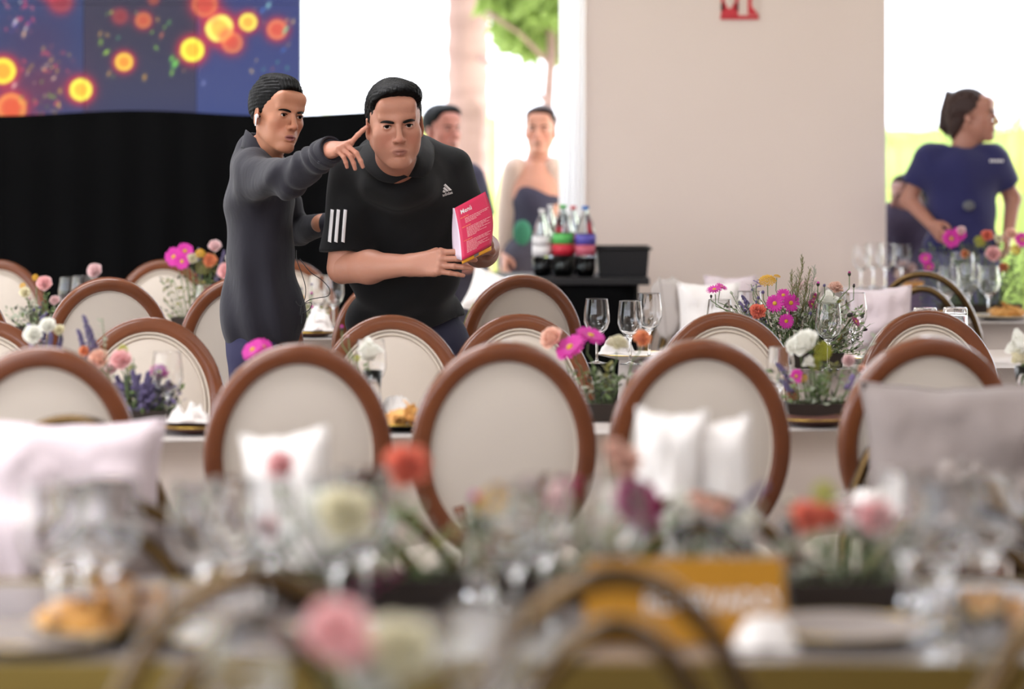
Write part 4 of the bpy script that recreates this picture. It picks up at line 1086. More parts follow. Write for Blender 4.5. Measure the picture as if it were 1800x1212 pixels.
# shirt
sb = Field((PX(365, 9), 8.28, .70), (PX(605, 8.3)+.0, 9.35, 1.55), .0068)
sb.ell(P(455, 345, 8.93), (.105, .175, .16), 0); sb.ell(P(458, 455, 8.93), (.108, .155, .22), .05); sb.ell(P(462, 560, 8.93), (.132, .165, .15), .06)
sb.cone(P(448, 296, 8.80), P(462, 286, 9.06), .062, .058, .05)
sb.cone(P(447, 262, 8.93), P(450, 300, 8.93), .055, .07, .03)
sb.cone(sR, eR, .068, .056, .035)
sb.cone(eR, wR, .056, .040, .02, cuts=[(wR, (wR-eR).normalized())])
sb.cone(sL, eL, .060, .050, .035); sb.cone(eL, wL, .048, .038, .02)
cf = neckY
sb.cone(neckY+Vector((.02, -.02, .12)), neckY+Vector((0, -.0, .0)), .075, .052, .006, op='s')
# curved shirt tail hem
xh0, xh1 = PX(385, 8.95), PX(540, 8.95)
sl, X, Y, Z = sb.sub(sb.lo, sb.lo+sb.h*sb.n, 0)
hem = ZPY(606, 8.95)+.018*np.sin((X-xh0)/(xh1-xh0)*PI*1.6-.9)-.035*np.exp(-((X-xh0-.03)/.04)**2)
sb.comb(sl, Z-hem+0*X+0*Y, 0, 's')
dA = (eR-sR).normalized(); dF = (wR-eR).normalized()
def yfold(X, Y, Z):
    t = X*dF.x+Y*dF.y+Z*dF.z; arm = np.clip((X-PX(495, 8.6))*18, 0, 1)*np.clip((Z-1.28)*20, 0, 1)
    w1 = .0060*np.sin(t*95+2.2*np.sin(Z*40+X*22))*arm
    w2 = .0065*np.sin((X*1.5+Z*.25)*48+1.8*np.sin(Z*7+1))*(1-arm)*np.clip((1.22-Z)*6, 0, 1)
    w3 = .0085*np.sin((X*.8-Z*.9)*42+1.2*np.sin(X*26))*(1-arm)*np.exp(-((Z-1.33)/.10)**2)
    return w1+w2+w3
sb.warp(yfold)
shirt = np_obj('shirt', [fset(sb, 0)], [shirtk], boy)
# collar band standing around the neck
def ring_pts(c, r, z, a0, a1, tilt, n=20):
    return [c+Vector((r*math.sin(a)*.98, -r*math.cos(a)*1.02, z+tilt[0]*math.sin(a)+tilt[1]*-math.cos(a))) for a in [a0+(a1-a0)*k/n for k in range(n+1)]]
cc = P(468, 276, 8.88)
top = ring_pts(cc, .064, .030, -PI*1.25, PI*.12, (-.055, -.004)); bot = ring_pts(cc, .080, -.022, -PI*1.25, PI*.20, (-.050, -.010)); strip('collar', top, bot, shirtk, boy, .004)
top = ring_pts(cc, .064, .030, PI*.75, PI*.26, (-.055, -.004), 10); bot = ring_pts(cc, .082, -.022, PI*.75, PI*.34, (-.050, -.010), 10); strip('collar', top, bot, shirtk, boy, .004)
# cuff and its button
cu = frame(wR, (wR-eR), (.12, .35, -1))
b = MB(); b.lathe([(.0415, -.062), (.0432, -.058), (.0425, -.004), (.0405, .004), (.036, .0)], 26, M=cu @ Matrix.Rotation(PI/2, 4, 'Y')); local(b.build('cuff', shirtk, solid=.0015), boy)
b = MB(); b.lathe([(0, 0), (.0055, 0), (.0055, .002), (0, .0022)], 12, M=cu @ Matrix.Translation((-.03, -.040, -.016)) @ Matrix.Rotation(PI/2+.4, 4, 'X')); local(b.build('cuff_button', mat('button_grey', (70, 70, 78), .3)), boy)
# earbud with its short stem
b = MB(); b.sphere((-.087, -.002, -.006), (.0075, .0075, .008), 14, 10, M=HY); b.tube([(-.090, -.004, -.008), (-.091, -.009, -.036)], [.0034, .003], 10, M=HY); b.sphere((-.091, -.0092, -.037), .0032, 10, 8, M=HY)
local(b.build('earbud', mat('white_gloss_plastic', (245, 245, 248), .15)), boy)
# earphone cable knotted at the waist
cb = []
for pts in ([(521, 440), (522, 458), (530, 480), (537, 505), (536, 525), (530, 537)], [(527, 455), (545, 478), (565, 492), (579, 508), (577, 520), (560, 524), (543, 528), (530, 540), (528, 555)],
            [(520, 530), (527, 538), (540, 533), (548, 534), (543, 545), (530, 552)], [(530, 537), (531, 555), (530, 570)]):
    q = [P(x, y, 8.72) for x, y in pts]; b = MB(); sm = []
    for i in range(len(q)-1):
        p0, p1, p2, p3 = q[max(i-1, 0)], q[i], q[i+1], q[min(i+2, len(q)-1)]
        for k in range(5):
            t = k/5; sm.append(.5*((2*p1)+(p2-p0)*t+(2*p0-5*p1+4*p2-p3)*t*t+(3*p1-p0-3*p2+p3)*t**3))
    sm.append(q[-1]); b.tube(sm, .0013, 6); cb.append(b)
b = MB()
for c in cb: b.add(c.v, c.f)
local(b.build('earphone_cable', blackp), boy)
legs(boy, P(460, 590, 8.95), [P(450, 630, 8.86), P(465, 630, 9.02)], [(PX(445, 8.85), 8.85, 0), (PX(470, 9.1), 9.08, 0)], mat('navy_chinos', (44, 42, 74), .85, bump=(22, .2, (1, 1, .4))), None, r=(.088, .062, .05), hip_r=(.115, .145, .12))
for ft in ((PX(445, 8.85), 8.85, 0), (PX(470, 9.1), 9.08, 0)): shoe(Matrix.Translation(ft) @ Matrix.Rotation(.9, 4, 'Z'), boy, shoem)
# ------------------------------------------------------------------ people in the background
def simple_person(label, C, yaw, skin, hairstyle, cloth, trous, D, sh, elb, wri, hips_px, foot_px, hairmat=None, fat=0, sleeve=.55, torso=None, hemy=None, hc=.95, h=.009, pitch=0, roll=0, neckless=False):
    t = thing('person', label, 'person', (PX(foot_px[0], D), D, 0))
    H = head_matrix(C, yaw, pitch, roll, hc); nb = (sh[0]+sh[1])*.5+Vector((0, .02, .01))
    parts = [fset(head_field(H, nb, h=.0045, fat=fat), 0, H, face_tint(skin, tuple(int(c*.8) for c in skin)))]
    pv = P(hips_px[0], hips_px[1], D); allp = [*sh, *elb, *wri, pv, *torso[0]] if torso else [*sh, *elb, *wri, pv]
    lo = np.array([min(p[i] for p in allp) for i in range(3)])-.2; hi = np.array([max(p[i] for p in allp) for i in range(3)])+.2
    f = Field(lo, hi, h)
    mid = (sh[0]+sh[1])/2
    f.ell(mid+Vector((0, 0, -.10)), (.13, .09, .13), 0); f.ell(mid.lerp(pv, .5), (.11, .09, .16), .05); f.cone(nb, mid, .05, .06, .03)
    for a, e, w in zip(sh, elb, wri): f.cone(a, e, .045, .038, .03); f.cone(e, w, .038, .027, .02)
    parts.append(fset(f, 0, None, flat_tint(skin)))
    for i, (e, w) in enumerate(zip(elb, wri)):
        M = frame(w, (w-e)+Vector((0, -.05, -.02)), (1 if i == 0 else -1, .3, .1))
        fh = hand_field([(25, 35, 20)]*4, [(.018, .026, -.012), (.045, .04, -.03), (.07, .04, -.04), (.09, .035, -.045)], mirror=1 if i == 0 else -1, sc=.9, h=.004, lo=(-.06, -.08, -.12), hi=(.2, .08, .06))
        parts.append(fset(fh, 0, M, flat_tint(skin)))
    np_obj('body', parts, [skinm], t)
    hf_ = hair_field(hairstyle, .004); np_obj('hair', [fset(hf_, 0, H)], [hairmat or hairm], t)
    eyes(H, t); brows(H, t, hairm)
    s = Field(lo, hi, h)
    for (c, r_, k) in (cloth['ells']): s.ell(c, r_, k)
    for a, e in zip(sh, elb):
        if sleeve: 
            q = a.lerp(e, min(sleeve, 1)); s.cone(a, q+(e-a).normalized()*.04, .072, .064, .04, cuts=[(q, (e-a).normalized())])
    if sleeve and sleeve > 1:
        for e, w in zip(elb, wri): s.cone(e, w, .055, .042, .03)
    s.cone(nb+Vector((0, -.03, .12)), nb+Vector((0, -.02, .0)), .08, .058, .006, op='s')
    if cloth.get('top') is not None: s.half((0, 0, cloth['top']), (0, 0, 1), 0)
    if hemy: s.half((0, 0, hemy), (0, 0, -1), 0)
    s.warp(lambda X, Y, Z: .005*np.sin((X+Z*.5)*36+2*np.sin(Y*8+Z*5)))
    np_obj(cloth['name'], [fset(s, 0)], [cloth['m']], t)
    fx = [PX(p, D) for p in foot_px]
    legs(t, pv+Vector((0, 0, -.02)), [pv+Vector((-.09, 0, -.06)), pv+Vector((.09, 0, -.06))], [(fx[0], D, 0), (fx[1], D, 0)], trous, None)
    for x in fx: shoe(Matrix.Translation((x, D, 0)), t, shoem)
    return t, H
navyc = mat('navy_pique', (34, 34, 82), .9, sheen=.2); jean = mat('slate_jeans', (92, 90, 122), .9)
D = 12.95
t, H = simple_person('woman in navy polo, head turned right, hands on hips, before the right opening', P(1713, 205, D), 68, (170, 118, 100), 'long',
    {'name': 'polo_shirt', 'm': navyc, 'ells': [(P(1690, 305, D), (.19, .13, .14), 0), (P(1690, 370, D), (.165, .13, .16), .06), (P(1690, 430, D), (.175, .14, .10), .06), (P(1660, 262, D), (.07, .06, .03), .04), (P(1724, 262, D), (.07, .06, .03), .04)]},
    jean, D, [P(1630, 283, D), P(1748, 285, D)], [P(1598, 352, D+.05), P(1780, 350, D+.05)], [P(1640, 398, D-.12), P(1772, 415, D-.05)], (1688, 455), (1655, 1725), hairmat=hairb, hemy=ZPY(452, D), sleeve=.62, pitch=2)
b = MB(); b.tube([P(1680, 165, D+.13), P(1668, 200, D+.15), P(1662, 225, D+.13), P(1668, 238, D+.12)], [.05, .045, .035, .012], 12); local(b.build('ponytail', hairb), t)
b = MB()
for k in range(5): b.box((PX(1732+k*5, D), D-.145, ZPY(283, D)), (.004, .003, .006))
local(b.build('chest_lettering', printw, smooth=False), t)
b = MB(); b.sphere(P(1703, 362, D-.15), (.028, .008, .024), 14, 8); local(b.build('waist_radio', mat('grey_badge', (90, 90, 96), .5)), t)
D = 14.1
darkt = mat('charcoal_top', (62, 60, 78), .9); cardi = mat('beige_cardigan', (214, 190, 176), .95, sheen=.3); greens = mat('green_skirt', (60, 130, 100), .8); greyl = mat('grey_leggings', (86, 82, 94), .9)
t, H = simple_person('woman in open beige cardigan and dark low-cut top standing outside beside the white post', P(950, 232, D), -8, (206, 150, 128), 'side',
    {'name': 'top', 'm': darkt, 'ells': [(P(940, 352, D), (.125, .11, .12), 0), (P(940, 400, D), (.115, .10, .12), .05), (P(941, 440, D), (.13, .11, .09), .05)], 'top': ZPY(313, D)},
    greyl, D, [P(907, 298, D), P(975, 298, D)], [P(893, 385, D+.05), P(990, 385, D+.05)], [P(888, 450, D-.05), P(985, 452, D-.05)], (941, 440), (925, 958), hairmat=hairb, sleeve=0)
s_ = Field(np.array(P(870, 480, D))-np.array([0, .25, 0]), np.array(P(1010, 270, D))+np.array([0, .25, 0]), .010)
for a, e, w in ((P(907, 298, D), P(893, 385, D+.05), P(886, 440, D)), (P(975, 298, D), P(990, 385, D+.05), P(988, 440, D))): s_.cone(a, e, .065, .055, .03); s_.cone(e, w, .055, .055, .03)
s_.ell(P(940, 320, D+.06), (.14, .10, .10), .04); s_.cone(P(905, 320, D+.03), P(893, 470, D+.02), .06, .075, .04); s_.cone(P(978, 320, D+.03), P(990, 470, D+.02), .05, .07, .04)
s_.cone(P(940, 285, D-.12), P(938, 470, D-.14), .09, .14, .01, op='s')
np_obj('cardigan', [fset(s_, 0)], [cardi], t)
b = MB(); b.sphere(P(918, 408, D)+Vector((0, -.13, 0)), (.045, .02, .062), 14, 10); local(b.build('belt_pouch', greens), t)
D = 13.6
simple_person('woman with dark tied-back hair standing outside, mostly hidden behind the man with the menu', P(777, 232, D), 40, (208, 142, 126), 'side',
    {'name': 'blouse', 'm': darkt, 'ells': [(P(790, 350, D), (.18, .12, .16), 0), (P(790, 420, D), (.16, .12, .16), .05)]},
    greyl, D, [P(750, 305, D), P(828, 312, D)], [P(735, 385, D), P(850, 385, D)], [P(745, 440, D-.1), P(838, 440, D-.1)], (790, 455), (770, 810), sleeve=1)
D = 13.9
t, H = simple_person('person in dark clothes bending low outside, behind the woman in the navy polo', P(1598, 352, D), -60, (120, 84, 78), 'side',
    {'name': 'jacket', 'm': mat('dark_jacket', (44, 36, 58), .9), 'ells': [(P(1590, 400, D), (.16, .13, .12), 0), (P(1592, 440, D), (.15, .13, .12), .05)]},
    mat('mauve_trousers', (96, 84, 110), .9), D, [P(1565, 385, D), P(1618, 385, D)], [P(1555, 435, D-.1), P(1630, 430, D-.1)], [P(1575, 470, D-.2), P(1610, 470, D-.2)], (1595, 480), (1580, 1610), sleeve=1.2)
# ------------------------------------------------------------------ outdoors
barkm = mat('pale_palm_bark', (164, 134, 128), .9, noise_=(4, .6, (1, 1, 4), (138, 110, 104)))
leafm = mat('sunlit_leaf', (156, 178, 104), .6); leafy = mat('yellow_green_leaf', (186, 194, 108), .6); leafd = mat('mid_green_leaf', (104, 148, 66), .6)
for m in (leafm, leafy, leafd):
    t_ = m.node_tree; b_ = t_.nodes['Principled BSDF']; out = t_.nodes['Material Output']
    tr = t_.nodes.new('ShaderNodeBsdfTranslucent'); tr.inputs[0].default_value = b_.inputs['Base Color'].default_value
    mx = t_.nodes.new('ShaderNodeMixShader'); mx.inputs[0].default_value = .45
    t_.links.new(b_.outputs[0], mx.inputs[1]); t_.links.new(tr.outputs[0], mx.inputs[2]); t_.links.new(mx.outputs[0], out.inputs[0])
def leaf_cloud(n, c, r, size, seed, flat=1.0):
    g = np.random.default_rng(seed); d = g.normal(size=(n, 3)); d /= np.linalg.norm(d, axis=1)[:, None]; rad = g.uniform(.55, 1, (n, 1))**.6
    p = np.array(c)+d*rad*np.array(r); b = MB()
    for i in range(n):
        a = Vector(g.normal(size=3)).normalized()*size*g.uniform(.6, 1.3); u = a.orthogonal().normalized()*a.length*.4; q = Vector(p[i])
        b.v += [tuple(q-a), tuple(q+u), tuple(q+a), tuple(q-u)]; k = 4*i; b.f.append((k, k+1, k+2, k+3)); b.m.append(0)
    return b
def tree(label, x, y, h, cr, seed, m, trunk_r=.2, name='broadleaf_tree', cat='tree'):
    t = thing(name, label, cat, (x, y, -.1)); rr = random.Random(seed)
    b = MB(); b.tube([(0, 0, 0), (.1*rr.uniform(-1, 1), 0, h*.4), (.2*rr.uniform(-1, 1), 0, h*.75), (0, 0, h)], [trunk_r*1.3, trunk_r, trunk_r*.7, trunk_r*.3], 12)
    for k in range(5):
        a = k*1.3; z = h*(.45+.09*k); b.tube([(0, 0, z), (cr*.35*math.cos(a), cr*.35*math.sin(a), z+cr*.25), (cr*.7*math.cos(a), cr*.7*math.sin(a), z+cr*.4)], [trunk_r*.4, trunk_r*.25, .02], 8)
    b.build('trunk', barkm, t)
    b = MB()
    for k in range(7):
        c = (cr*.55*rr.uniform(-1, 1), cr*.55*rr.uniform(-1, 1), h*rr.uniform(.62, 1.05)); l = leaf_cloud(420, c, (cr*.5, cr*.5, cr*.38), .10, seed*10+k); b.add(l.v, l.f)
    b.build('crown', m, t, smooth=False)
    return t
# palm with a thick ringed trunk right behind the two men
D = 20
t = thing('palm_tree', 'thick pale palm trunk standing outside beyond the man with the menu', 'tree', (PX(822, D), D, -.1))
b = MB(); prof = []
for k in range(60):
    z = k*.1; prof.append((.13+.02*(1-k/60)+(.012 if k % 2 else 0)+.05*math.exp(-k/6), z))
prof.append((0, 6.0)); b.lathe(prof, 20); b.build('trunk', barkm, t)
for k in range(22):
    a = k*2.4; l = 2.0; b = MB(); n = 12; pts = [(l*s*math.cos(a), l*s*math.sin(a), 5.9+.9*s-1.9*s*s*(1+.3*(k % 3))) for s in [i/n for i in range(n+1)]]
    b.tube(pts, [.02]*(n)+[.005], 5)
    for i in range(1, n):
        p = Vector(pts[i]); d = (Vector(pts[i+1])-p).normalized(); sd_ = d.cross(Vector((0, 0, 1))).normalized()
        for s in (-1, 1):
            e = p+sd_*s*.35*math.sin(PI*i/n+.2)+d*.2-Vector((0, 0, .12)); w = d*.02; b.add([p-w, p+w, e], [(0, 1, 2)])
    b.build('frond', leafm, t, smooth=False)
D = 19
tree('leafy bright green tree outside, left of the white door post', PX(965, D), D, 3.0, .8, 3, leafm, .05)
# clipped hedge far back
for k, (x0, x1, y, z, m, lb) in enumerate([(-12, -.2, 46, 2.2, leafy, 'long yellow-green hedge at the back of the lawn, left of the beige wall'), (4.5, 14, 44, 2.0, leafm, 'long hedge at the back of the lawn, right of the beige wall')]):
    t = thing('hedge', lb, 'hedge', ((x0+x1)/2, y, -.1)); hx = (x1-x0)/2
    b = MB(); b.grid(60, 8, lambda u, v: ((u*2-1)*hx, -.5+.3*math.cos(v*PI)*0+.12*noise.noise(Vector((u*40, v*4, k)))-.4*math.sin(v*PI), z*v+.1*noise.noise(Vector((u*30, k, 1)))*v)); b.grid(60, 2, lambda u, v: ((u*2-1)*hx, -.5+v, z+.1*noise.noise(Vector((u*30, k, 1))))); b.build('core', m, t)
    l = leaf_cloud(2600, (0, -.55, z*.55), (hx*1.0, .25, z*.6), .09, 50+k); l.build('foliage', m, t, smooth=False)
# strap-leaved plants behind the navy woman, and sword leaves high
def strap_plant(label, x, y, n, h, seed, m, spread=.6, w=.03):
    t = thing('strap_leaf_plant', label, 'plant', (x, y, -.1)); rr = random.Random(seed)
    for k in range(n):
        a = rr.uniform(0, 6.28); hh = h*rr.uniform(.6, 1.05); s = spread*rr.uniform(.3, 1); b = MB(); ww = w*rr.uniform(.7, 1.2)
        dx, dy = math.cos(a), math.sin(a)
        def fn(u, v): 
            q = u; r = s*(q**1.8); z = hh*(q-.25*q*q*rr_); wd = ww*math.sin(min(1, q*1.0+.12)*PI*.92)
            return (dx*r-dy*wd*(v-.5)*2, dy*r+dx*wd*(v-.5)*2, z+.01*abs(v-.5))
        rr_ = rr.uniform(.2, 1.0); b.grid(9, 2, fn); b.build('leaf', m, t)
    return t
for k, (px, d, n, h, m, lb) in enumerate([(1590, 16.5, 26, 1.75, leafy, 'yellow-green strap-leaved clump outside, beside the right edge of the beige wall'), (1700, 18.2, 24, 2.25, leafy, 'tall pale strap-leaved clump behind the head of the woman in the navy polo'),
        (1780, 16.5, 26, 2.0, leafm, 'green strap-leaved clump outside at the right picture edge'), (1645, 19, 22, 1.9, leafm, 'far strap-leaved clump between the beige wall and the woman in navy'), (1795, 21, 24, 2.6, leafy, 'farthest tall strap-leaved clump at the right picture edge')]):
    strap_plant(lb, PX(px, d), d, n, h, 20+k, m)
for k, (px, d, h, lb) in enumerate([(760, 26, .8, 'low bright shrub on the lawn left of the palm trunk'), (870, 24, .7, 'low bright shrub on the lawn right of the palm trunk'), (600, 28, 1.0, 'low shrub on the lawn behind the video wall edge')]):
    t = thing('shrub', lb, 'shrub', (PX(px, d), d, -.1)); leaf_cloud(1400, (0, 0, h*.55), (h*.8, h*.6, h*.55), .07, 70+k).build('foliage', leafy if k % 2 else leafm, t, smooth=False)
    b = MB(); b.tube([(0, 0, 0), (.03, 0, h*.6)], [.03, .015], 8); b.build('stem', barkm, t)
# ------------------------------------------------------------------ flowers
FC = {'magenta': (222, 62, 178), 'deep_magenta': (190, 50, 130), 'pink': (250, 208, 208), 'peach': (250, 214, 196), 'pale_pink': (246, 220, 220), 'coral': (250, 150, 124), 'orange': (250, 172, 124), 'cream': (248, 242, 216),
      'white': (252, 251, 244), 'yellow': (228, 184, 60), 'lime': (190, 190, 60), 'violet': (116, 104, 146), 'lilac': (160, 140, 190), 'green': (120, 142, 90), 'sage': (172, 178, 158), 'dark': (64, 66, 50), 'olive': (140, 138, 76), 'plum': (80, 48, 74)}
def fm(c):
    if 'petal_'+c in MATS: return MATS['petal_'+c]
    m = mat('petal_'+c, FC[c], .6, sheen=.2); t_ = m.node_tree; b_ = t_.nodes['Principled BSDF']
    tr = t_.nodes.new('ShaderNodeBsdfTranslucent'); tr.inputs[0].default_value = b_.inputs['Base Color'].default_value; mx = t_.nodes.new('ShaderNodeMixShader'); mx.inputs[0].default_value = .38
    t_.links.new(b_.outputs[0], mx.inputs[1]); t_.links.new(tr.outputs[0], mx.inputs[2]); t_.links.new(mx.outputs[0], t_.nodes['Material Output'].inputs[0])
    return m
def petal(L, w, lift, curl, nu=3, frill=0, ph=0):
    def fn(u, v):
        x = (v-.5)*2*w*math.sin(min(1, .18+u*.95)*PI*.9)**.7; r = L*u
        z = lift*u+curl*u*u+.18*w*((v-.5)*2)**2+(frill*math.sin(v*14+ph)*u if frill else 0)
        return Vector((x, r, z))
    return fn
FM = {}
def bloom(kind, c):
    key = (kind, c)
    if key in FM: return FM[key]
    r = random.Random(hash(kind) % 97 if 0 else len(kind)*7+len(c)); b = MB(); mats = [fm(c)]
    if kind in ('daisy', 'gerbera'):
        mats.append(fm('yellow')); n = 17 if kind == 'daisy' else 26
        for lay in range(2):
            for k in range(n):
                a = 2*PI*(k+.5*lay)/n+r.uniform(-.06, .06); L = (1.0 if lay == 0 else .88)*r.uniform(.93, 1.05)
                M = Matrix.Rotation(a, 4, 'Z') @ Matrix.Translation((0, .12, .02+lay*.05)); b.grid(4, 2, petal(L-.12, .125, .10+.1*lay, -.05-.06*(lay == 0)), M=M)
        b.sphere((0, 0, .10), (.24, .24, .12), 12, 6, mi=1)
    elif kind == 'rose':
        n = 20
        for k in range(n):
            t = k/(n-1); a = k*2.4; open_ = .08+.95*t**1.4; h = .95-.35*t
            M = Matrix.Rotation(a, 4, 'Z') @ Matrix.Translation((0, .03+.22*t, -.30)) @ Matrix.Rotation(math.radians(88-62*t), 4, 'X')
            ww = .30+.36*t
            def fn(u, v, ww=ww, h=h, t=t): 
                s_ = (v-.5)*2; return Vector((s_*ww*math.sin(min(1, .25+u*.8)*PI*.88)**.6, h*u*(1-.15*s_*s_), ww*.55*s_*s_*(1-.4*t)-.10*u*u*t))
            b.grid(4, 4, fn, M=M)
        b.sphere((0, 0, -.15), (.2, .2, .5), 8, 6)
    elif kind == 'tulip':
        for k in range(9):
            t = k/8; a = k*2.1
            M = Matrix.Rotation(a, 4, 'Z') @ Matrix.Translation((0, .18+.06*t, -.7)) @ Matrix.Rotation(math.radians(96-34*t), 4, 'X')
            def fn(u, v, t=t): 
                s_ = (v-.5)*2; return Vector((s_*.55*math.sin(min(1, .22+u*.8)*PI*.9)**.6, 1.5*u*(1-.1*s_*s_), .4*s_*s_+.1*math.sin(v*9+t*5)*u-.25*u*u))
            b.grid(5, 5, fn, M=M)
    elif kind == 'carnation':
        for k in range(46):
            t = k/45; a = k*2.4; M = Matrix.Rotation(a, 4, 'Z') @ Matrix.Rotation(math.radians(78-70*t), 4, 'X')
            b.grid(3, 6, petal(.95*r.uniform(.85, 1.08), .34, 0, 0, frill=.10, ph=r.uniform(0, 6)), M=M)
    elif kind == 'yarrow':
        for k in range(90):
            a = k*2.4; q = math.sqrt(k/90); b.sphere((q*math.cos(a), q*math.sin(a), .42*(1-q*q)+r.uniform(-.03, .03)), (.105, .105, .09), 6, 4)
    elif kind == 'thistle':
        b.sphere((0, 0, 0), (.55, .55, .7), 10, 8)
        for k in range(40):
            a = k*2.4; z = 1-2*k/40; q = math.sqrt(max(0, 1-z*z)); p = Vector((q*math.cos(a)*.55, q*math.sin(a)*.55, z*.7)); b.add([p*.95+Vector((.07, 0, 0)), p*.95+Vector((-.07, .04, 0)), p*1.45], [(0, 1, 2)])
    elif kind == 'bud':
        mats.append(fm('dark')); b.sphere((0, 0, 0), (.6, .6, .8), 10, 8, mi=1); b.sphere((0, 0, .45), (.5, .5, .6), 10, 8)
    elif kind == 'wax':
        for k in range(22):
            p = Vector((r.uniform(-1, 1), r.uniform(-1, 1), r.uniform(-.6, .8))); 
            for j in range(5):
                M = Matrix.Translation(p) @ Matrix.Rotation(1.3, 4, 'X') @ Matrix.Rotation(j*1.256, 4, 'Z'); b.grid(2, 2, petal(.26, .12, .08, 0), M=M)
    me = b.mesh(kind, mats); FM[key] = me; return me
def flower_at(kind, c, pos, size, root, base, face=None, stem=True, stemc='green', sr=.0016):
    o = bpy.data.objects.new({'wax': 'waxflower', 'bud': 'flower_bud'}.get(kind, kind), bloom(kind, c)); COL.objects.link(o)
    d = Vector(face or (random.uniform(-.3, .3), -1, random.uniform(.1, .6))).normalized()
    o.rotation_mode = 'QUATERNION'; o.rotation_quaternion = d.to_track_quat('Z', 'Y'); o.scale = (size/2,)*3
    o.location = Vector(pos)-root.location; o.parent = root
    if stem:
        p = Vector(pos)-root.location-d*size*.25; q = Vector(base)-root.location; m = p.lerp(q, .4)+Vector((0, .0, .02))
        b = MB(); pts = [p, p+(-d*.4+Vector((0, 0, -1)))*.03*min(1, (p-q).length*4), m, q]; b.tube(pts, [sr, sr, sr*1.2, sr*1.3], 6); s_ = b.build('stem', fm(stemc), root)
    return o
def sprig(kind, root, base, tip, seed, c='violet', n=34):
    r = random.Random(seed); p0, p1 = Vector(base)-root.location, Vector(tip)-root.location; b = MB()
    mid = p0.lerp(p1, .5)+Vector((r.uniform(-.015, .015), r.uniform(-.01, .01), 0)); b.tube([p0, mid, p1], .0011, 5, mi=1)
    if kind == 'lavender':
        for k in range(n):
            t = .55+.45*k/n; q = mid.lerp(p1, (t-.5)*2); a = k*2.4; e = Vector((math.cos(a), math.sin(a), .2))*.0065*(1.2-.7*(t-.55)/.45); b.sphere(q+e, (.0036, .0036, .005), 6, 4)
    elif kind == 'fern':
        for k in range(n):
            t = .25+.75*k/n; q = p0.lerp(mid, t*2) if t < .5 else mid.lerp(p1, t*2-1); a = r.uniform(0, 6.28); l = .055*(1.15-t)+.006
            e = q+Vector((math.cos(a)*.6, math.sin(a)*.5, 1.1)).normalized()*l; b.tube([q, e], [.0008, .0004], 3, cap=False)
            for j in range(3):
                s_ = q.lerp(e, .35+.2*j); b.tube([s_, s_+Vector((r.uniform(-1, 1), r.uniform(-1, 1), .9)).normalized()*l*.4], [.0006, .0003], 3, cap=False)
    elif kind == 'leafy':
        for k in range(n):
            t = .2+.8*k/n; q = p0.lerp(mid, t*2) if t < .5 else mid.lerp(p1, t*2-1); a = k*2.4+r.uniform(-.4, .4); l = r.uniform(.014, .028)
            d = Vector((math.cos(a), math.sin(a)*.7, .5)).normalized()*l; u = d.cross(Vector((0, 0, 1))).normalized()*l*.28; b.add([q, q+d*.5+u, q+d, q+d*.5-u], [(0, 1, 2, 3)])
    return b.build({'lavender': 'lavender_sprig', 'fern': 'fern_sprig', 'leafy': 'leafy_sprig'}[kind], [fm(c), fm('green' if kind != 'fern' else c)], root, smooth=False)
trough = mat('dark_wood_planter', (44, 34, 28), .7)
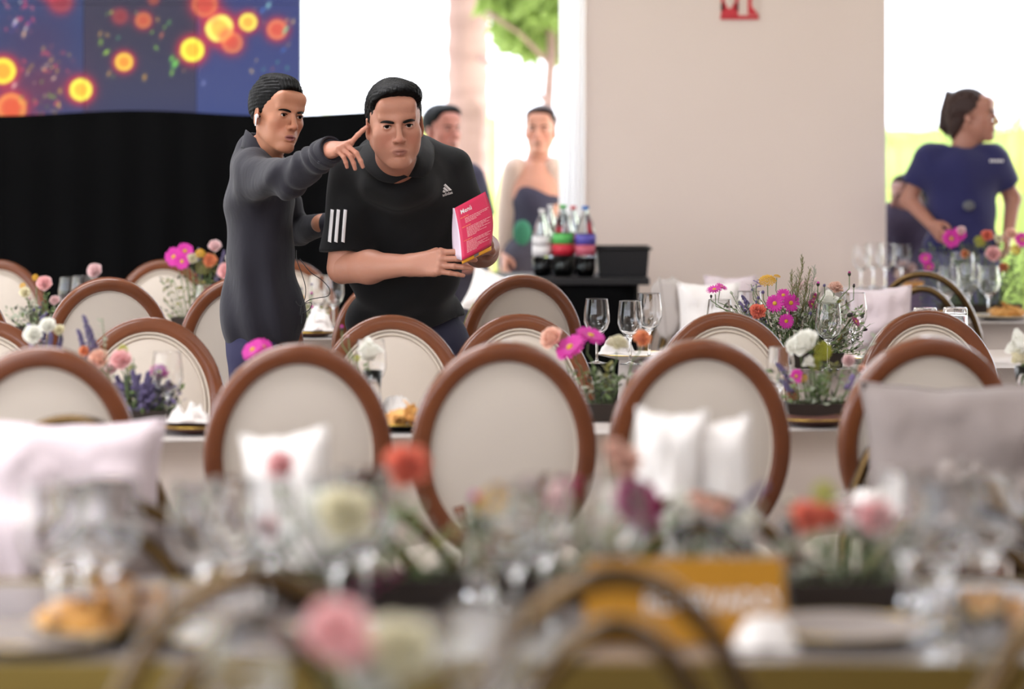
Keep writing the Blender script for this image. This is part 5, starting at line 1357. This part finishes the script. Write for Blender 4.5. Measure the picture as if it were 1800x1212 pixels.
def arrangement(label, px, d, zb, w, items, sprigs=(), container='trough', fill=0, fillc='sage', fh=.14, seed=0, cat='flowers', group='flower arrangements on the tables'):
    x = PX(px, d); t = thing('flower_arrangement', label, cat, (x, d, zb), 0, group); r = random.Random(seed)
    if container == 'trough':
        b = MB(); hx, hy, hz = w/2, .05, .045
        b.add([(-hx, -hy, 0), (hx, -hy, 0), (hx, hy, 0), (-hx, hy, 0), (-hx-.006, -hy-.006, hz), (hx+.006, -hy-.006, hz), (hx+.006, hy+.006, hz), (-hx-.006, hy+.006, hz),
               (-hx+.004, -hy+.004, hz), (hx-.004, -hy+.004, hz), (hx-.004, hy-.004, hz), (-hx+.004, hy-.004, hz), (-hx+.006, -hy+.006, hz-.012), (hx-.006, -hy+.006, hz-.012), (hx-.006, hy-.006, hz-.012), (-hx+.006, hy-.006, hz-.012)],
              [(3, 2, 1, 0), (12, 13, 14, 15)]+[(i*4+k, i*4+(k+1) % 4, (i+1)*4+(k+1) % 4, (i+1)*4+k) for i in range(3) for k in range(4)])
        b.build('planter', trough, t, smooth=False)
    elif container == 'vase':
        b = MB(); b.lathe([(0, 0), (.026, 0), (.028, .01), (.020, .08), (.024, .13), (.0225, .13), (.0185, .08), (.025, .012), (0, .01)], 18); b.build('vase', glass, t)
        hz = .1
    base = lambda pxx: Vector((x+max(-w/2+.01, min(w/2-.01, (PX(pxx, d)-x)*.45)), d+r.uniform(-.03, .03), zb+(.036 if container == 'trough' else .02)))
    for it in items:
        kind, c, ix, iy, s_ = it[:5]; dd = d+(it[5] if len(it) > 5 else r.uniform(-.03, .03)); face = it[6] if len(it) > 6 else None
        flower_at(kind, c, P(ix, iy, dd), s_/5000*dd, t, base(ix), face)
    for i, sp in enumerate(sprigs):
        kind, c, ix, iy = sp[:4]; dd = d+r.uniform(-.05, .05); sprig(kind, t, base(ix), P(ix, iy, dd), seed*31+i, c, sp[4] if len(sp) > 4 else 34)
    if fill:
        b = MB()
        for k in range(fill):
            q = Vector((r.uniform(-w*.75, w*.75), r.uniform(-.07, .07), r.uniform(.035, fh)*(1-.0))); a = r.uniform(0, 6.28); l = r.uniform(.010, .026); dv = Vector((math.cos(a), math.sin(a)*.6, r.uniform(0, 1.2))).normalized()*l; u = dv.orthogonal().normalized()*l*.25
            mi = r.choice((0, 0, 1, 2)); b.add([q, q+dv*.5+u, q+dv, q+dv*.5-u], [(0, 1, 2, 3)], mi)
            if k % 4 == 0: b.tube([(q.x*.5, q.y*.5, .035), q], .0009, 3, mi=1, cap=False)
        o = b.build('foliage', [fm(fillc), fm('green'), fm('dark')], t, smooth=False); o['kind'] = 'stuff'
    return t
arrangement('tall wildflower bunch with pink daisies, coral carnation, yellow yarrow and feathery fern', 1395, 9.12, TC, .30,
 [('daisy', 'magenta', 1362, 534, 34, -.05, (-.15, -1, .25)), ('daisy', 'magenta', 1390, 533, 34, -.03, (.2, -1, .1)), ('daisy', 'magenta', 1377, 520, 29, .02, (0, -.8, .6)), ('daisy', 'magenta', 1382, 565, 29, -.07, (.0, -1, .05)),
  ('daisy', 'magenta', 1256, 510, 32, .0, (-.2, -.35, 1)), ('daisy', 'magenta', 1268, 505, 24, .02, (.5, -.3, 1)), ('carnation', 'coral', 1333, 549, 34, -.06, (-.3, -1, .4)), ('yarrow', 'yellow', 1349, 494, 30, 0, (-.1, -.6, .8)), ('yarrow', 'yellow', 1366, 486, 12, .03, (.2, -.4, 1)),
  ('wax', 'pale_pink', 1402, 506, 28, .02), ('wax', 'pale_pink', 1425, 498, 22, .03), ('wax', 'lilac', 1330, 498, 14, .02), ('daisy', 'deep_magenta', 1427, 536, 22, .0, (.6, -.6, .4)), ('daisy', 'deep_magenta', 1431, 522, 16, .03), ('tulip', 'white', 1457, 532, 44, .05, (0, -.5, .8)), ('carnation', 'peach', 1468, 509, 30, .02, (.2, -.6, .8)),
  ('bud', 'deep_magenta', 1493, 482, 10, .0, (0, -.1, 1)), ('bud', 'plum', 1501, 503, 8, .0, (.1, -.1, 1)), ('daisy', 'deep_magenta', 1504, 566, 24, -.02, (.7, -.4, .5)), ('bud', 'magenta', 1438, 500, 10, 0, (.1, -.2, 1)), ('bud', 'plum', 1494, 554, 14, -.03, (.9, -.3, .3)), ('bud', 'plum', 1520, 580, 10, 0, (1, -.3, .1)),
  ('thistle', 'violet', 1323, 510, 11), ('thistle', 'violet', 1341, 514, 11), ('thistle', 'violet', 1333, 524, 10), ('thistle', 'violet', 1449, 502, 9), ('thistle', 'violet', 1424, 552, 12), ('thistle', 'violet', 1449, 585, 12), ('bud', 'plum', 1250, 521, 7, 0, (0, 0, -1))],
 [('fern', 'olive', 1412, 452, 60), ('fern', 'olive', 1424, 474, 50), ('fern', 'olive', 1392, 478, 50), ('fern', 'sage', 1432, 470, 44), ('fern', 'sage', 1400, 488, 40), ('fern', 'sage', 1418, 500, 40), ('fern', 'green', 1440, 515, 40), ('lavender', 'violet', 1305, 520), ('lavender', 'violet', 1312, 528), ('lavender', 'lilac', 1299, 530),
  ('lavender', 'violet', 1330, 530), ('leafy', 'sage', 1320, 500, 26), ('leafy', 'green', 1360, 560, 20), ('leafy', 'green', 1352, 575, 20), ('leafy', 'olive', 1478, 525, 26), ('leafy', 'dark', 1480, 545, 26), ('leafy', 'green', 1440, 545, 24), ('leafy', 'sage', 1530, 570, 14), ('leafy', 'dark', 1410, 560, 24), ('leafy', 'sage', 1285, 515, 20), ('leafy', 'olive', 1370, 545, 20)], fill=900, fh=.19, seed=1)
arrangement('loose flowers with a big white bloom and yellow sprays between two right front-row chairs', 1440, 7.25, TC, .16,
 [('rose', 'white', 1414, 602, 68, -.05, (-.7, -.7, .6)), ('rose', 'white', 1394, 608, 44, -.03, (-.9, -.5, .2)), ('tulip', 'white', 1422, 634, 26, -.04, (-.4, -.6, -.4)), ('yarrow', 'lime', 1446, 618, 34), ('yarrow', 'lime', 1432, 640, 26), ('daisy', 'magenta', 1400, 662, 28, 0, (-.3, -1, .1)), ('rose', 'pale_pink', 1492, 634, 30), ('rose', 'peach', 1515, 648, 20), ('yarrow', 'yellow', 1412, 665, 16), ('bud', 'plum', 1470, 650, 10)],
 [('lavender', 'violet', 1366, 640), ('lavender', 'violet', 1374, 668), ('leafy', 'green', 1452, 640, 26), ('leafy', 'green', 1440, 660, 26), ('leafy', 'olive', 1470, 640, 24), ('leafy', 'sage', 1540, 590, 20), ('lavender', 'lilac', 1500, 660), ('leafy', 'green', 1420, 680, 16)], fill=120, seed=2, fh=.12)
arrangement('flowers with a bright magenta double daisy and peach rose, centre right of the second row', 1062, 7.25, TC, .16,
 [('rose', 'peach', 968, 594, 56, -.05, (-.6, -.8, .5)), ('gerbera', 'magenta', 1003, 612, 60, -.06, (-.5, -.5, .7)), ('gerbera', 'magenta', 1038, 592, 56, -.02, (.3, -.35, .9)), ('carnation', 'cream', 1085, 610, 42, 0, (.1, -.4, 1)), ('carnation', 'orange', 1128, 598, 38, 0, (.2, -.7, .6)), ('thistle', 'violet', 1060, 690, 12)],
 [('leafy', 'green', 1040, 650, 26), ('leafy', 'olive', 1070, 640, 26), ('leafy', 'sage', 1075, 670, 30), ('leafy', 'green', 1090, 660, 24), ('leafy', 'dark', 1055, 690, 24), ('lavender', 'violet', 1080, 680)], fill=160, seed=3, fh=.13)
arrangement('lavender bunch with pale roses and a magenta daisy behind the leftmost front-row chair', 240, 7.05, TC, .15,
 [('rose', 'pink', 213, 632, 50, -.04, (.2, -1, .5)), ('rose', 'peach', 172, 632, 52, -.02, (-.3, -1, .4)), ('daisy', 'magenta', 280, 655, 38, -.03, (.3, -.6, .7)), ('yarrow', 'lime', 216, 616, 20), ('carnation', 'orange', 148, 618, 22), ('rose', 'pale_pink', 196, 648, 30)],
 [('lavender', 'violet', 250+10*math.cos(k*2.4)*k**.5*1.0, 690+8*math.sin(k*2.4)*k**.5*.8-6, 30) for k in range(36)]+[('lavender', 'violet', 148, 555), ('lavender', 'violet', 155, 572), ('lavender', 'violet', 138, 580), ('leafy', 'olive', 225, 650, 20), ('leafy', 'sage', 180, 560, 16), ('leafy', 'green', 235, 630, 14)], fill=260, fillc='violet', seed=4, fh=.10)
arrangement('white roses with lavender sprigs near the left edge between wooden chairs', 62, 7.15, TC, .12,
 [('rose', 'white', 58, 588, 46, -.03), ('rose', 'white', 84, 572, 38, .0), ('rose', 'cream', 104, 580, 26), ('bud', 'pink', 70, 600, 12)],
 [('lavender', 'violet', 90, 585), ('lavender', 'violet', 76, 560), ('lavender', 'violet', 108, 590), ('lavender', 'lilac', 52, 570)], fill=100, fillc='violet', seed=5)
arrangement('airy pink and cream roses over grey-green sprigs, upper left behind the wooden chairs', 72, 10.55, TC, .16,
 [('rose', 'pink', 78, 498, 36, -.03), ('rose', 'cream', 44, 514, 26, 0), ('rose', 'pale_pink', 96, 528, 24, 0), ('yarrow', 'yellow', 62, 488, 12), ('yarrow', 'yellow', 40, 503, 12), ('bud', 'pink', 52, 525, 8), ('thistle', 'violet', 75, 533, 9), ('thistle', 'violet', 42, 548, 9), ('thistle', 'violet', 60, 545, 9)],
 [('leafy', 'green', 85, 515, 26), ('leafy', 'sage', 55, 530, 26), ('fern', 'sage', 35, 545, 30), ('lavender', 'violet', 70, 540), ('lavender', 'violet', 82, 550), ('leafy', 'sage', 62, 552, 26)], fill=140, seed=6, fh=.12)
arrangement('flowers with magenta gerberas and pale roses before the black skirt, left of the youth', 350, 11.15, TC, .2,
 [('gerbera', 'magenta', 306, 452, 36, 0, (-.4, -1, .2)), ('gerbera', 'magenta', 325, 442, 32, .03, (.2, -1, .4)), ('gerbera', 'magenta', 320, 460, 30, -.03, (.0, -1, .1)), ('rose', 'pale_pink', 378, 432, 30), ('carnation', 'orange', 370, 459, 30), ('rose', 'pink', 397, 476, 42, -.1), ('yarrow', 'yellow', 352, 446, 18), ('carnation', 'cream', 338, 455, 22), ('yarrow', 'olive', 358, 470, 30), ('carnation', 'white', 405, 455, 20)],
 [('leafy', 'olive', 345, 460, 24), ('leafy', 'green', 362, 470, 24), ('leafy', 'olive', 380, 465, 24), ('lavender', 'violet', 350, 436), ('lavender', 'violet', 395, 440), ('leafy', 'green', 405, 435, 20)], fill=200, fillc='olive', seed=7, fh=.2)
arrangement('single pink rose and buds between far glasses at upper left', 165, 10.9, TC, .08, [('rose', 'pale_pink', 166, 476, 36, 0)], [('leafy', 'sage', 160, 490, 14)], container='vase', seed=8)
arrangement('small magenta buds and green sprigs in the gap between the two men', 538, 10.75, TC, .12,
 [('bud', 'magenta', 548, 516, 9), ('bud', 'magenta', 549, 540, 10), ('yarrow', 'yellow', 530, 524, 12), ('thistle', 'violet', 530, 508, 8), ('thistle', 'violet', 548, 500, 7), ('yarrow', 'olive', 563, 543, 10)],
 [('leafy', 'green', 540, 535, 22), ('leafy', 'olive', 560, 548, 18), ('fern', 'sage', 528, 505, 26), ('leafy', 'green', 534, 550, 22)], fill=60, fillc='olive', seed=9, fh=.1)
arrangement('white open bloom in front of the chair before the man with the menu', 655, 7.2, TC, .08, [('tulip', 'white', 648, 618, 48, 0, (.1, -.6, .8)), ('bud', 'magenta', 601, 578, 12, 0, (0, -.1, 1)), ('bud', 'pink', 612, 592, 9), ('yarrow', 'lime', 628, 630, 12)], [('leafy', 'green', 640, 640, 12)], container='vase', seed=10)
arrangement('bright magenta gerbera peeking over the second front-row chair below the youth', 452, 7.1, TC, .07, [('gerbera', 'magenta', 445, 616, 46, 0, (-.4, -.5, .6)), ('gerbera', 'magenta', 462, 610, 40, .03, (.4, -.5, .7))], [('leafy', 'green', 450, 640, 12)], container='vase', seed=11)
arrangement('bushy mixed flowers with magenta daisies and a pink rose at the far right', 1722, 12.15, TC, .34,
 [('gerbera', 'magenta', 1672, 420, 34, 0), ('gerbera', 'magenta', 1686, 412, 26, .03), ('gerbera', 'magenta', 1627, 455, 22, 0), ('gerbera', 'magenta', 1633, 470, 20, 0), ('rose', 'pink', 1746, 446, 36, -.05, (0, -1, .3)), ('carnation', 'orange', 1697, 447, 18), ('carnation', 'coral', 1735, 415, 24), ('rose', 'peach', 1778, 410, 26), ('gerbera', 'magenta', 1797, 422, 30), ('carnation', 'orange', 1764, 470, 20),
  ('yarrow', 'lime', 1722, 425, 22), ('yarrow', 'yellow', 1785, 440, 20), ('rose', 'pale_pink', 1690, 405, 20), ('carnation', 'cream', 1755, 420, 18)],
 [('leafy', 'olive', 1715, 425, 26), ('leafy', 'dark', 1740, 430, 28), ('leafy', 'green', 1765, 430, 28), ('leafy', 'dark', 1780, 460, 28), ('leafy', 'green', 1730, 470, 28), ('leafy', 'dark', 1755, 480, 28), ('leafy', 'olive', 1700, 440, 24), ('leafy', 'dark', 1790, 480, 24), ('leafy', 'green', 1640, 460, 14)], fill=500, fillc='dark', seed=12, fh=.30)
arrangement('white drooping bloom cut by the right picture edge', 1800, 7.35, TC, .08, [('tulip', 'white', 1798, 606, 60, 0, (-.7, -.4, .1)), ('tulip', 'cream', 1792, 625, 36, 0, (-.5, -.4, -.5))], [('leafy', 'green', 1800, 640, 12)], container='vase', seed=13)
# foreground, far out of focus
arrangement('blurred foreground flowers with an orange carnation and a cream rose, centre left', 640, 4.28, TZ, .30,
 [('carnation', 'coral', 716, 822, 92, 0, (0, -1, .4)), ('rose', 'pink', 492, 818, 74, .02), ('carnation', 'cream', 610, 908, 120, -.42, (-.1, -1, .4)), ('carnation', 'white', 570, 895, 80, -.40), ('carnation', 'deep_magenta', 660, 905, 34), ('wax', 'deep_magenta', 640, 1018, 60, -.05), ('rose', 'pale_pink', 470, 930, 60), ('bud', 'magenta', 480, 950, 22), ('wax', 'deep_magenta', 690, 1010, 40, -.05)],
 [('leafy', 'green', 700, 900, 20), ('leafy', 'green', 730, 890, 20), ('leafy', 'olive', 800, 940, 20), ('leafy', 'sage', 540, 930, 20), ('leafy', 'sage', 600, 960, 20)], fill=160, seed=14, fh=.15)
arrangement('blurred foreground flowers with magenta and yellow blooms behind the yellow sign', 1050, 4.32, TZ, .30,
 [('carnation', 'deep_magenta', 1120, 885, 92, -.15, (0, -.9, .5)), ('carnation', 'deep_magenta', 1140, 925, 56, 0), ('carnation', 'peach', 1100, 812, 66, .05), ('rose', 'pale_pink', 985, 885, 56), ('yarrow', 'yellow', 866, 885, 56), ('rose', 'peach', 1225, 885, 52), ('rose', 'pale_pink', 925, 880, 44), ('carnation', 'peach', 1078, 790, 40, .05), ('wax', 'deep_magenta', 1000, 850, 40)],
 [('leafy', 'green', 1180, 920, 20), ('leafy', 'sage', 1010, 930, 24), ('leafy', 'olive', 900, 940, 20), ('leafy', 'green', 1060, 940, 20), ('leafy', 'sage', 1340, 890, 24), ('lavender', 'violet', 1350, 850)], fill=160, seed=15, fh=.14)
arrangement('blurred foreground flowers with a red-orange carnation and pink rose in a black trough', 1478, 4.25, TZ, .155,
 [('carnation', 'coral', 1420, 910, 70, -.04, (0, -1, .3)), ('carnation', 'coral', 1456, 908, 50, 0), ('rose', 'pink', 1540, 908, 84, -.04, (0, -1, .3)), ('yarrow', 'lime', 1448, 868, 44), ('carnation', 'pale_pink', 1500, 900, 40)],
 [('leafy', 'green', 1440, 960, 20), ('leafy', 'green', 1500, 950, 20), ('leafy', 'green', 1550, 970, 20), ('leafy', 'olive', 1470, 940, 20)], fill=90, seed=16, fh=.1)
arrangement('nearest blurred blooms, one rosy and one large cream-white, bottom centre', 650, 3.0, TZ, .12,
 [('rose', 'pink', 592, 1108, 150, -.02, (0, -1, .5)), ('carnation', 'cream', 705, 1150, 150, 0, (0, -1, .6)), ('rose', 'pink', 622, 1138, 90, -.05), ('carnation', 'white', 655, 1190, 110, .0)], [('leafy', 'green', 600, 1150, 16), ('leafy', 'olive', 560, 1160, 16)], fill=60, seed=17, fh=.08)
# ------------------------------------------------------------------ glassware
def make_wine():
    t = thing('wine_glass', '', 'glass'); b = MB()
    out = [(0, .0), (.034, 0), (.036, .0015), (.018, .004), (.0055, .008), (.0042, .02), (.004, .075), (.0065, .086), (.018, .094), (.034, .112), (.0425, .135), (.0415, .165), (.0361, .2085), (.0360, .2098), (.0357, .2101)]
    inn = [(.0354, .2098), (.0353, .2085), (.0405, .165), (.0414, .136), (.033, .1135), (.018, .0965), (.0, .0925)]
    b.lathe(out+inn, 24); b.build('glass_body', glass, t); return t
def make_tumbler():
    t = thing('tumbler', '', 'glass'); b = MB()
    b.lathe([(0, 0), (.033, 0), (.0355, .002), (.0362, .006), (.0385, .0835), (.0383, .0849), (.0378, .0852), (.0373, .0849), (.0371, .0835), (.0350, .013), (.033, .009), (0, .008)], 24); b.build('glass_body', glass, t); return t
wine, tumb = Proto(make_wine), Proto(make_tumbler)
GW = 'wine glasses set on the tables'
for px, d, z, s, lb in [
    (92, 3.96, TZ, 1.03, 'blurred wine glass at the left, nearest the picture edge on the foreground table'), (142, 4.06, TZ, 1.02, 'middle one of three blurred wine glasses at lower left'), (192, 3.98, TZ, 1.05, 'right one of three blurred wine glasses at lower left'),
    (432, 2.9, TZ, 1.0, 'blurred pale wine glass inside the nearest left hoop chair'), (858, 2.92, TZ, 1.0, 'blurred pale wine glass at the bottom edge, left of the middle hoop chair'),
    (352, 4.0, TZ, 1.02, 'blurred wine glass left of the slim pale pillow'), (410, 4.04, TZ, 1.02, 'blurred wine glass just below the slim pale pillow'), (470, 4.08, TZ, 1.0, 'blurred wine glass overlapping the right side of the slim pale pillow'),
    (588, 3.98, TZ, 1.05, 'blurred wine glass rising over the cream carnation'), (640, 4.1, TZ, 1.05, 'blurred wine glass below the orange foreground carnation'), (905, 4.0, TZ, 1.0, 'blurred wine glass below the middle front-row chair'), (955, 4.1, TZ, 1.0, 'blurred wine glass right of the middle one below the front-row chair'),
    (1085, 4.02, TZ, 1.03, 'blurred wine glass left of the magenta foreground bloom'), (1592, 4.1, TZ, 1.05, 'blurred wine glass between the pink rose and the grey napkins'), (1660, 3.92, TZ, 1.08, 'large blurred wine glass at the lower right'), (1740, 4.15, TZ, 1.0, 'blurred wine glass at the far lower right'),
    (294, 7.0, TC, .90, 'wine glass right of the lavender bunch'), (652, 7.30, TC, .95, 'wine glass behind the white open bloom'), (1372, 7.35, TC, .85, 'wine glass between the two right middle front-row chairs'),
    (1049, 9.25, TC, 1.0, 'left one of three sharp wine glasses right of the man with the menu'), (1108, 9.2, TC, .98, 'middle one of three sharp wine glasses, before the black table'), (1141, 9.45, TC, 1.04, 'right one of three sharp wine glasses, before the beige wall'),
    (1456, 8.95, TC, 1.0, 'sharp wine glass in front of the white bloom of the wildflowers'), (1500, 9.4, TC, 1.06, 'wine glass just right of the wildflower bunch'), (1317, 9.5, TC, 1.06, 'wine glass behind the left of the wildflower bunch'), (1265, 9.2, TC, 1.0, 'wine glass half hidden behind the chair left of the wildflowers'),
    (122, 10.95, TC, 1.0, 'left far wine glass before the black skirt at upper left'), (144, 11.1, TC, 1.0, 'middle far wine glass before the black skirt at upper left'), (176, 10.9, TC, 1.0, 'right far wine glass before the black skirt, behind a pale rose'), (360, 10.75, TC, .9, 'far wine glass left of the pointing youth'),
    (560, 11.1, TC, 1.0, 'far wine glass seen between the two men'), (586, 11.1, TC, 1.0, 'far wine glass behind the forearm of the man in the polo'), (1667, 11.75, TC, 1.06, 'left one of three far wine glasses at right'), (1704, 11.95, TC, 1.08, 'middle one of three far wine glasses at right'), (1738, 11.75, TC, 1.06, 'right one of three far wine glasses at right'),
    (1692, 12.3, TC, 1.25, 'wine glass deeper behind the three far right ones'), (1514, 12.8, .8335, .95, 'leftmost tilted-looking glass of the farthest row before the beige wall'), (1536, 12.95, .8335, .97, 'second glass of the farthest row before the beige wall'), (1557, 12.85, .8335, .98, 'third glass of the farthest row by the wall edge'), (1585, 12.8, .8335, .96, 'rightmost glass of the farthest row, beside the navy polo woman')]:
    wine.put((PX(px, d), d, z+.0005), 0, lb, GW, scale=s)
for px, d, z, s, lb, up in [(1626, 9.3, TC, 1, 'left upturned tumbler behind the dark-rimmed chair', 1), (1679, 9.25, TC, 1.02, 'right upturned tumbler behind the dark-rimmed chair', 1), (250, 3.92, TZ, 1, 'blurred low tumbler beside the chips at lower left', 0), (1725, 3.84, TZ, 1, 'blurred low tumbler with a bright highlight at lower right', 0)]:
    tumb.put((PX(px, d), d, z+.0005+(.0 if not up else .085*s*2.1)), (PI, 0, 0) if up else 0, lb, 'low tumblers', scale=(s*1.08, s*1.08, s*2.1) if up else s)
def bud_vase(label, px, d, h, bloomk, c, size, lean=0):
    t = thing('bud_vase', label, 'vase', (PX(px, d), d, TZ+.0005), 0, 'glass bud vases on the foreground table')
    M = Matrix.Rotation(lean, 4, 'Y'); b = MB(); b.lathe([(0, 0), (.022, 0), (.024, .008), (.022, h*.4), (.013, h*.75), (.016, h), (.0145, h), (.0115, h*.75), (.020, h*.4), (.020, .01), (0, .008)], 18); b.build('vase_body', glass, t)
    b = MB(); b.tube([(0, 0, .012), (.003, 0, h), (.0, 0, h+.02)], .0018, 6); b.build('stem', fm('green'), t)
    o = bpy.data.objects.new(bloomk, bloom(bloomk, c)); COL.objects.link(o); o.parent = t; o.location = (0, 0, h+.03); o.scale = (size,)*3; o.rotation_euler = (.9, 0, 0)
for a in [('glass bud vase with a white bloom left of the bright pillows', 1196, 4.18, .13, 'tulip', 'white', .024), ('glass bud vase with a peach bloom under the bright pillows', 1262, 4.2, .12, 'carnation', 'peach', .022), ('glass bud vase right above the yellow sign', 1312, 4.16, .11, 'tulip', 'white', .02),
          ('glass bud vase left of the red-orange carnation', 1388, 4.4, .11, 'bud', 'cream', .012), ('glass bud vase below the pink foreground rose', 1585, 4.3, .1, 'bud', 'pink', .012), ('glass bud vase in the middle of the foreground table', 835, 4.35, .12, 'bud', 'magenta', .014)]: bud_vase(*a)
# ------------------------------------------------------------------ plates, food, napkins, sign
chipm = mat('fried_corn_chips', (226, 172, 96), .6, noise_=(40, .6, (1, 1, 1), (196, 126, 60)))
plum_ = mat('brown_glaze', (120, 84, 76), .3)
def plate(label, px, d, z, r, m, group='plates laid on the tables'):
    t = thing('plate', label, 'plate', (PX(px, d), d, z+.0005), 0, group); b = MB()
    b.lathe([(0, 0), (r*.55, 0), (r*.62, .003), (r*.97, .014), (r, .017), (r*.98, .0185), (r*.62, .008), (r*.55, .005), (0, .005)], 36); b.build('dish', m, t)
    b = MB(); b.lathe([(r*.985, .0165), (r*1.004, .0165), (r*1.004, .019), (r*.985, .019)], 36, closed=True); b.build('rim', goldbright, t); return t
def chips(label, px, d, z, r, n, h, seed, cat='chips'):
    t = thing('chip_pile', label, 'food', (PX(px, d), d, z), 0, 'piles of fried chips'); rr = random.Random(seed); protos = []
    for k in range(n):
        b = MB(); q = rr.random()**.5*r; a = rr.uniform(0, 6.28); zz = rr.uniform(.004, max(.01, h*(1-q/r))); M = Matrix.Translation((q*math.cos(a), q*math.sin(a), zz)) @ Euler((rr.uniform(-1.1, 1.1), rr.uniform(-1.1, 1.1), a)).to_matrix().to_4x4()
        s_ = .020; b.grid(3, 3, lambda u, v: ((u-.5)*2*s_*(1-.6*v), (v-.5)*2*s_, .006*math.sin(u*3+v*2)), M=M); b.build('chip', chipm, t, smooth=True, solid=.002)
    return t
def napkin(label, px, d, z, w, h, m, seed, group='crumpled napkins', rz=0):
    t = thing('napkin', label, 'napkin', (PX(px, d), d, z+.001), rz, group); b = MB(); o = Vector((seed*3.1, seed*1.7, 0))
    def fn(u, v):
        x, y = (u-.5)*2, (v-.5)*2; rr_ = min(1, math.sqrt(x*x+y*y)); n1 = 1-abs(noise.noise(Vector((x*1.7, y*1.7, 0))+o))*2.2; n2 = 1-abs(noise.noise(Vector((x*4, y*4, 3))+o))*2
        e = max(0, 1-rr_**3); return (x*w/2*(1+.15*noise.noise(Vector((y*2, 0, 5))+o)), y*w/2*.7*(1+.15*noise.noise(Vector((x*2, 1, 5))+o)), max(.002, e*h*(.25+.55*n1+.3*n2)))
    b.grid(26, 22, fn); b.build('cloth', m, t, solid=.0025)
    b = MB(); b.tube([(0, -w*.1, h*.35), (w*.16, -w*.18, h*.55), (w*.34, -w*.2, h*.12)], [h*.22, h*.2, h*.05], 9); b.build('folded_end', m, t); return t
greyn = mat('grey_napkin_cloth', (150, 138, 132), .95, sheen=.2)
blackc = mat('black_stoneware', (24, 22, 24), .35)
plate('pale plate under the blurred chips at lower left', 195, 4.02, TZ, .115, whitew); chips('blurred heap of golden chips at lower left', 190, 4.02, TZ+.012, .085, 60, .075, 1)
plate('dark plate under the blurred chips at lower right', 1755, 4.05, TZ, .11, blackc); chips('blurred heap of golden chips at lower right', 1758, 4.05, TZ+.012, .055, 34, .045, 2)
plate('pale plate right of the yellow sign base', 1480, 3.98, TZ, .12, greyn); plate('pale plate between the blurred wine glasses and the left hoop chair', 400, 3.93, TZ, .10, whitew); plate('grey plate at the bottom left corner', 60, 3.9, TZ, .11, greyn)
napkin('small white napkin at the right foot of the yellow sign', 1345, 3.9, TZ, .09, .045, whitefab, 3)
napkin('grey crumpled napkin at right, left one of three before the large grey pillow', 1610, 5.42, TZ, .16, .07, greyn, 4); napkin('grey crumpled napkin at right, middle one of three', 1690, 5.45, TZ, .17, .10, greyn, 5); napkin('grey crumpled napkin at right, nearest the picture edge', 1770, 5.38, TZ, .16, .08, greyn, 6)
napkin('bright white rolled napkin above the orange foreground carnation at right', 1536, 5.3, TZ, .11, .06, whitefab, 7)
plate('black plate on the grey table at the right edge', 1765, 5.28, TZ, .085, blackc)
plate('brown plate between the lavender bunch and the second front-row chair', 345, 6.92, TC, .095, plum_); napkin('white napkin on the brown plate right of the lavender', 332, 6.98, TC+.018, .11, .05, whitefab, 8)
plate('black plate between the second and middle front-row chairs', 704, 7.0, TC, .10, blackc); chips('small heap of chips on the black plate, second row', 712, 6.98, TC+.014, .05, 30, .05, 3); napkin('pale napkin behind the small heap of chips in the second row', 695, 7.25, TC, .10, .06, whitefab, 9)
plate('brown plate in front of the loose flowers with the big white bloom', 1432, 7.12, TC, .10, plum_)
napkin('white pointed napkin between chairs below the man with the menu', 800, 7.3, TC, .08, .13, whitefab, 10)
plate('plate seen low between the two men', 548, 10.68, TC, .10, plum_); napkin('white napkin on the plate between the two men', 560, 10.70, TC+.018, .11, .09, whitefab, 11)
plate('white plate behind the three sharp wine glasses', 1118, 9.45, TC, .13, whitew); napkin('white napkin on the plate by the three sharp wine glasses', 1085, 9.42, TC+.018, .12, .06, whitefab, 12)
napkin('pale folded napkin right of the wildflower bunch', 1562, 9.55, TC, .16, .05, whitefab, 13); plate('pale plate right of the wildflower bunch', 1540, 9.3, TC, .10, whitew)
plate('pale plate with golden rim at the far right table', 1765, 11.8, TC, .13, whitew); chips('heap of chips on the far right table', 1768, 11.85, TC+.016, .085, 40, .05, 4); chips('small heap of chips beyond the gold hoop chair, far right', 1655, 11.7, TC+.002, .04, 20, .03, 5)
chips('small heap of chips on the high narrow table', 1605, 12.85, .836, .04, 22, .045, 6)
napkin('pale napkin on the far table before the black skirt, left', 215, 10.85, TC, .12, .09, whitefab, 14); plate('pale plate on the far table left of the youth', 240, 10.75, TC, .1, whitew)
# yellow tent sign
yel = mat('amber_card_stock', (172, 118, 6), .6)
d = 3.92; cxp = 1205
t = thing('table_sign', 'amber yellow tent sign with a line of white capital letters', 'sign', (PX(cxp, d), d, TZ+.001), .03)
hw, hh = .138, .118; b = MB(); b.box((0, 0, hh/2), (hw, .0012, hh/2), M=Matrix.Rotation(-.18, 4, 'X')); b.build('front_board', yel, t, smooth=False)
b = MB(); b.box((0, 0, hh/2), (hw, .0012, hh/2), M=Matrix.Translation((0, .043, 0)) @ Matrix.Rotation(.18, 4, 'X')); b.build('back_board', yel, t, smooth=False)
me = text_mesh('RESERVADO', .040); me.materials.clear(); me.materials.append(printw)
M = Matrix.Rotation(-.18, 4, 'X') @ Matrix.Translation((.035, -.0022, .045)) @ Matrix.Rotation(PI/2, 4, 'X')
for v in me.vertices: v.co = M @ Vector((v.co.x*.84, v.co.y, v.co.z))
o = bpy.data.objects.new('lettering', me); COL.objects.link(o); o.parent = t
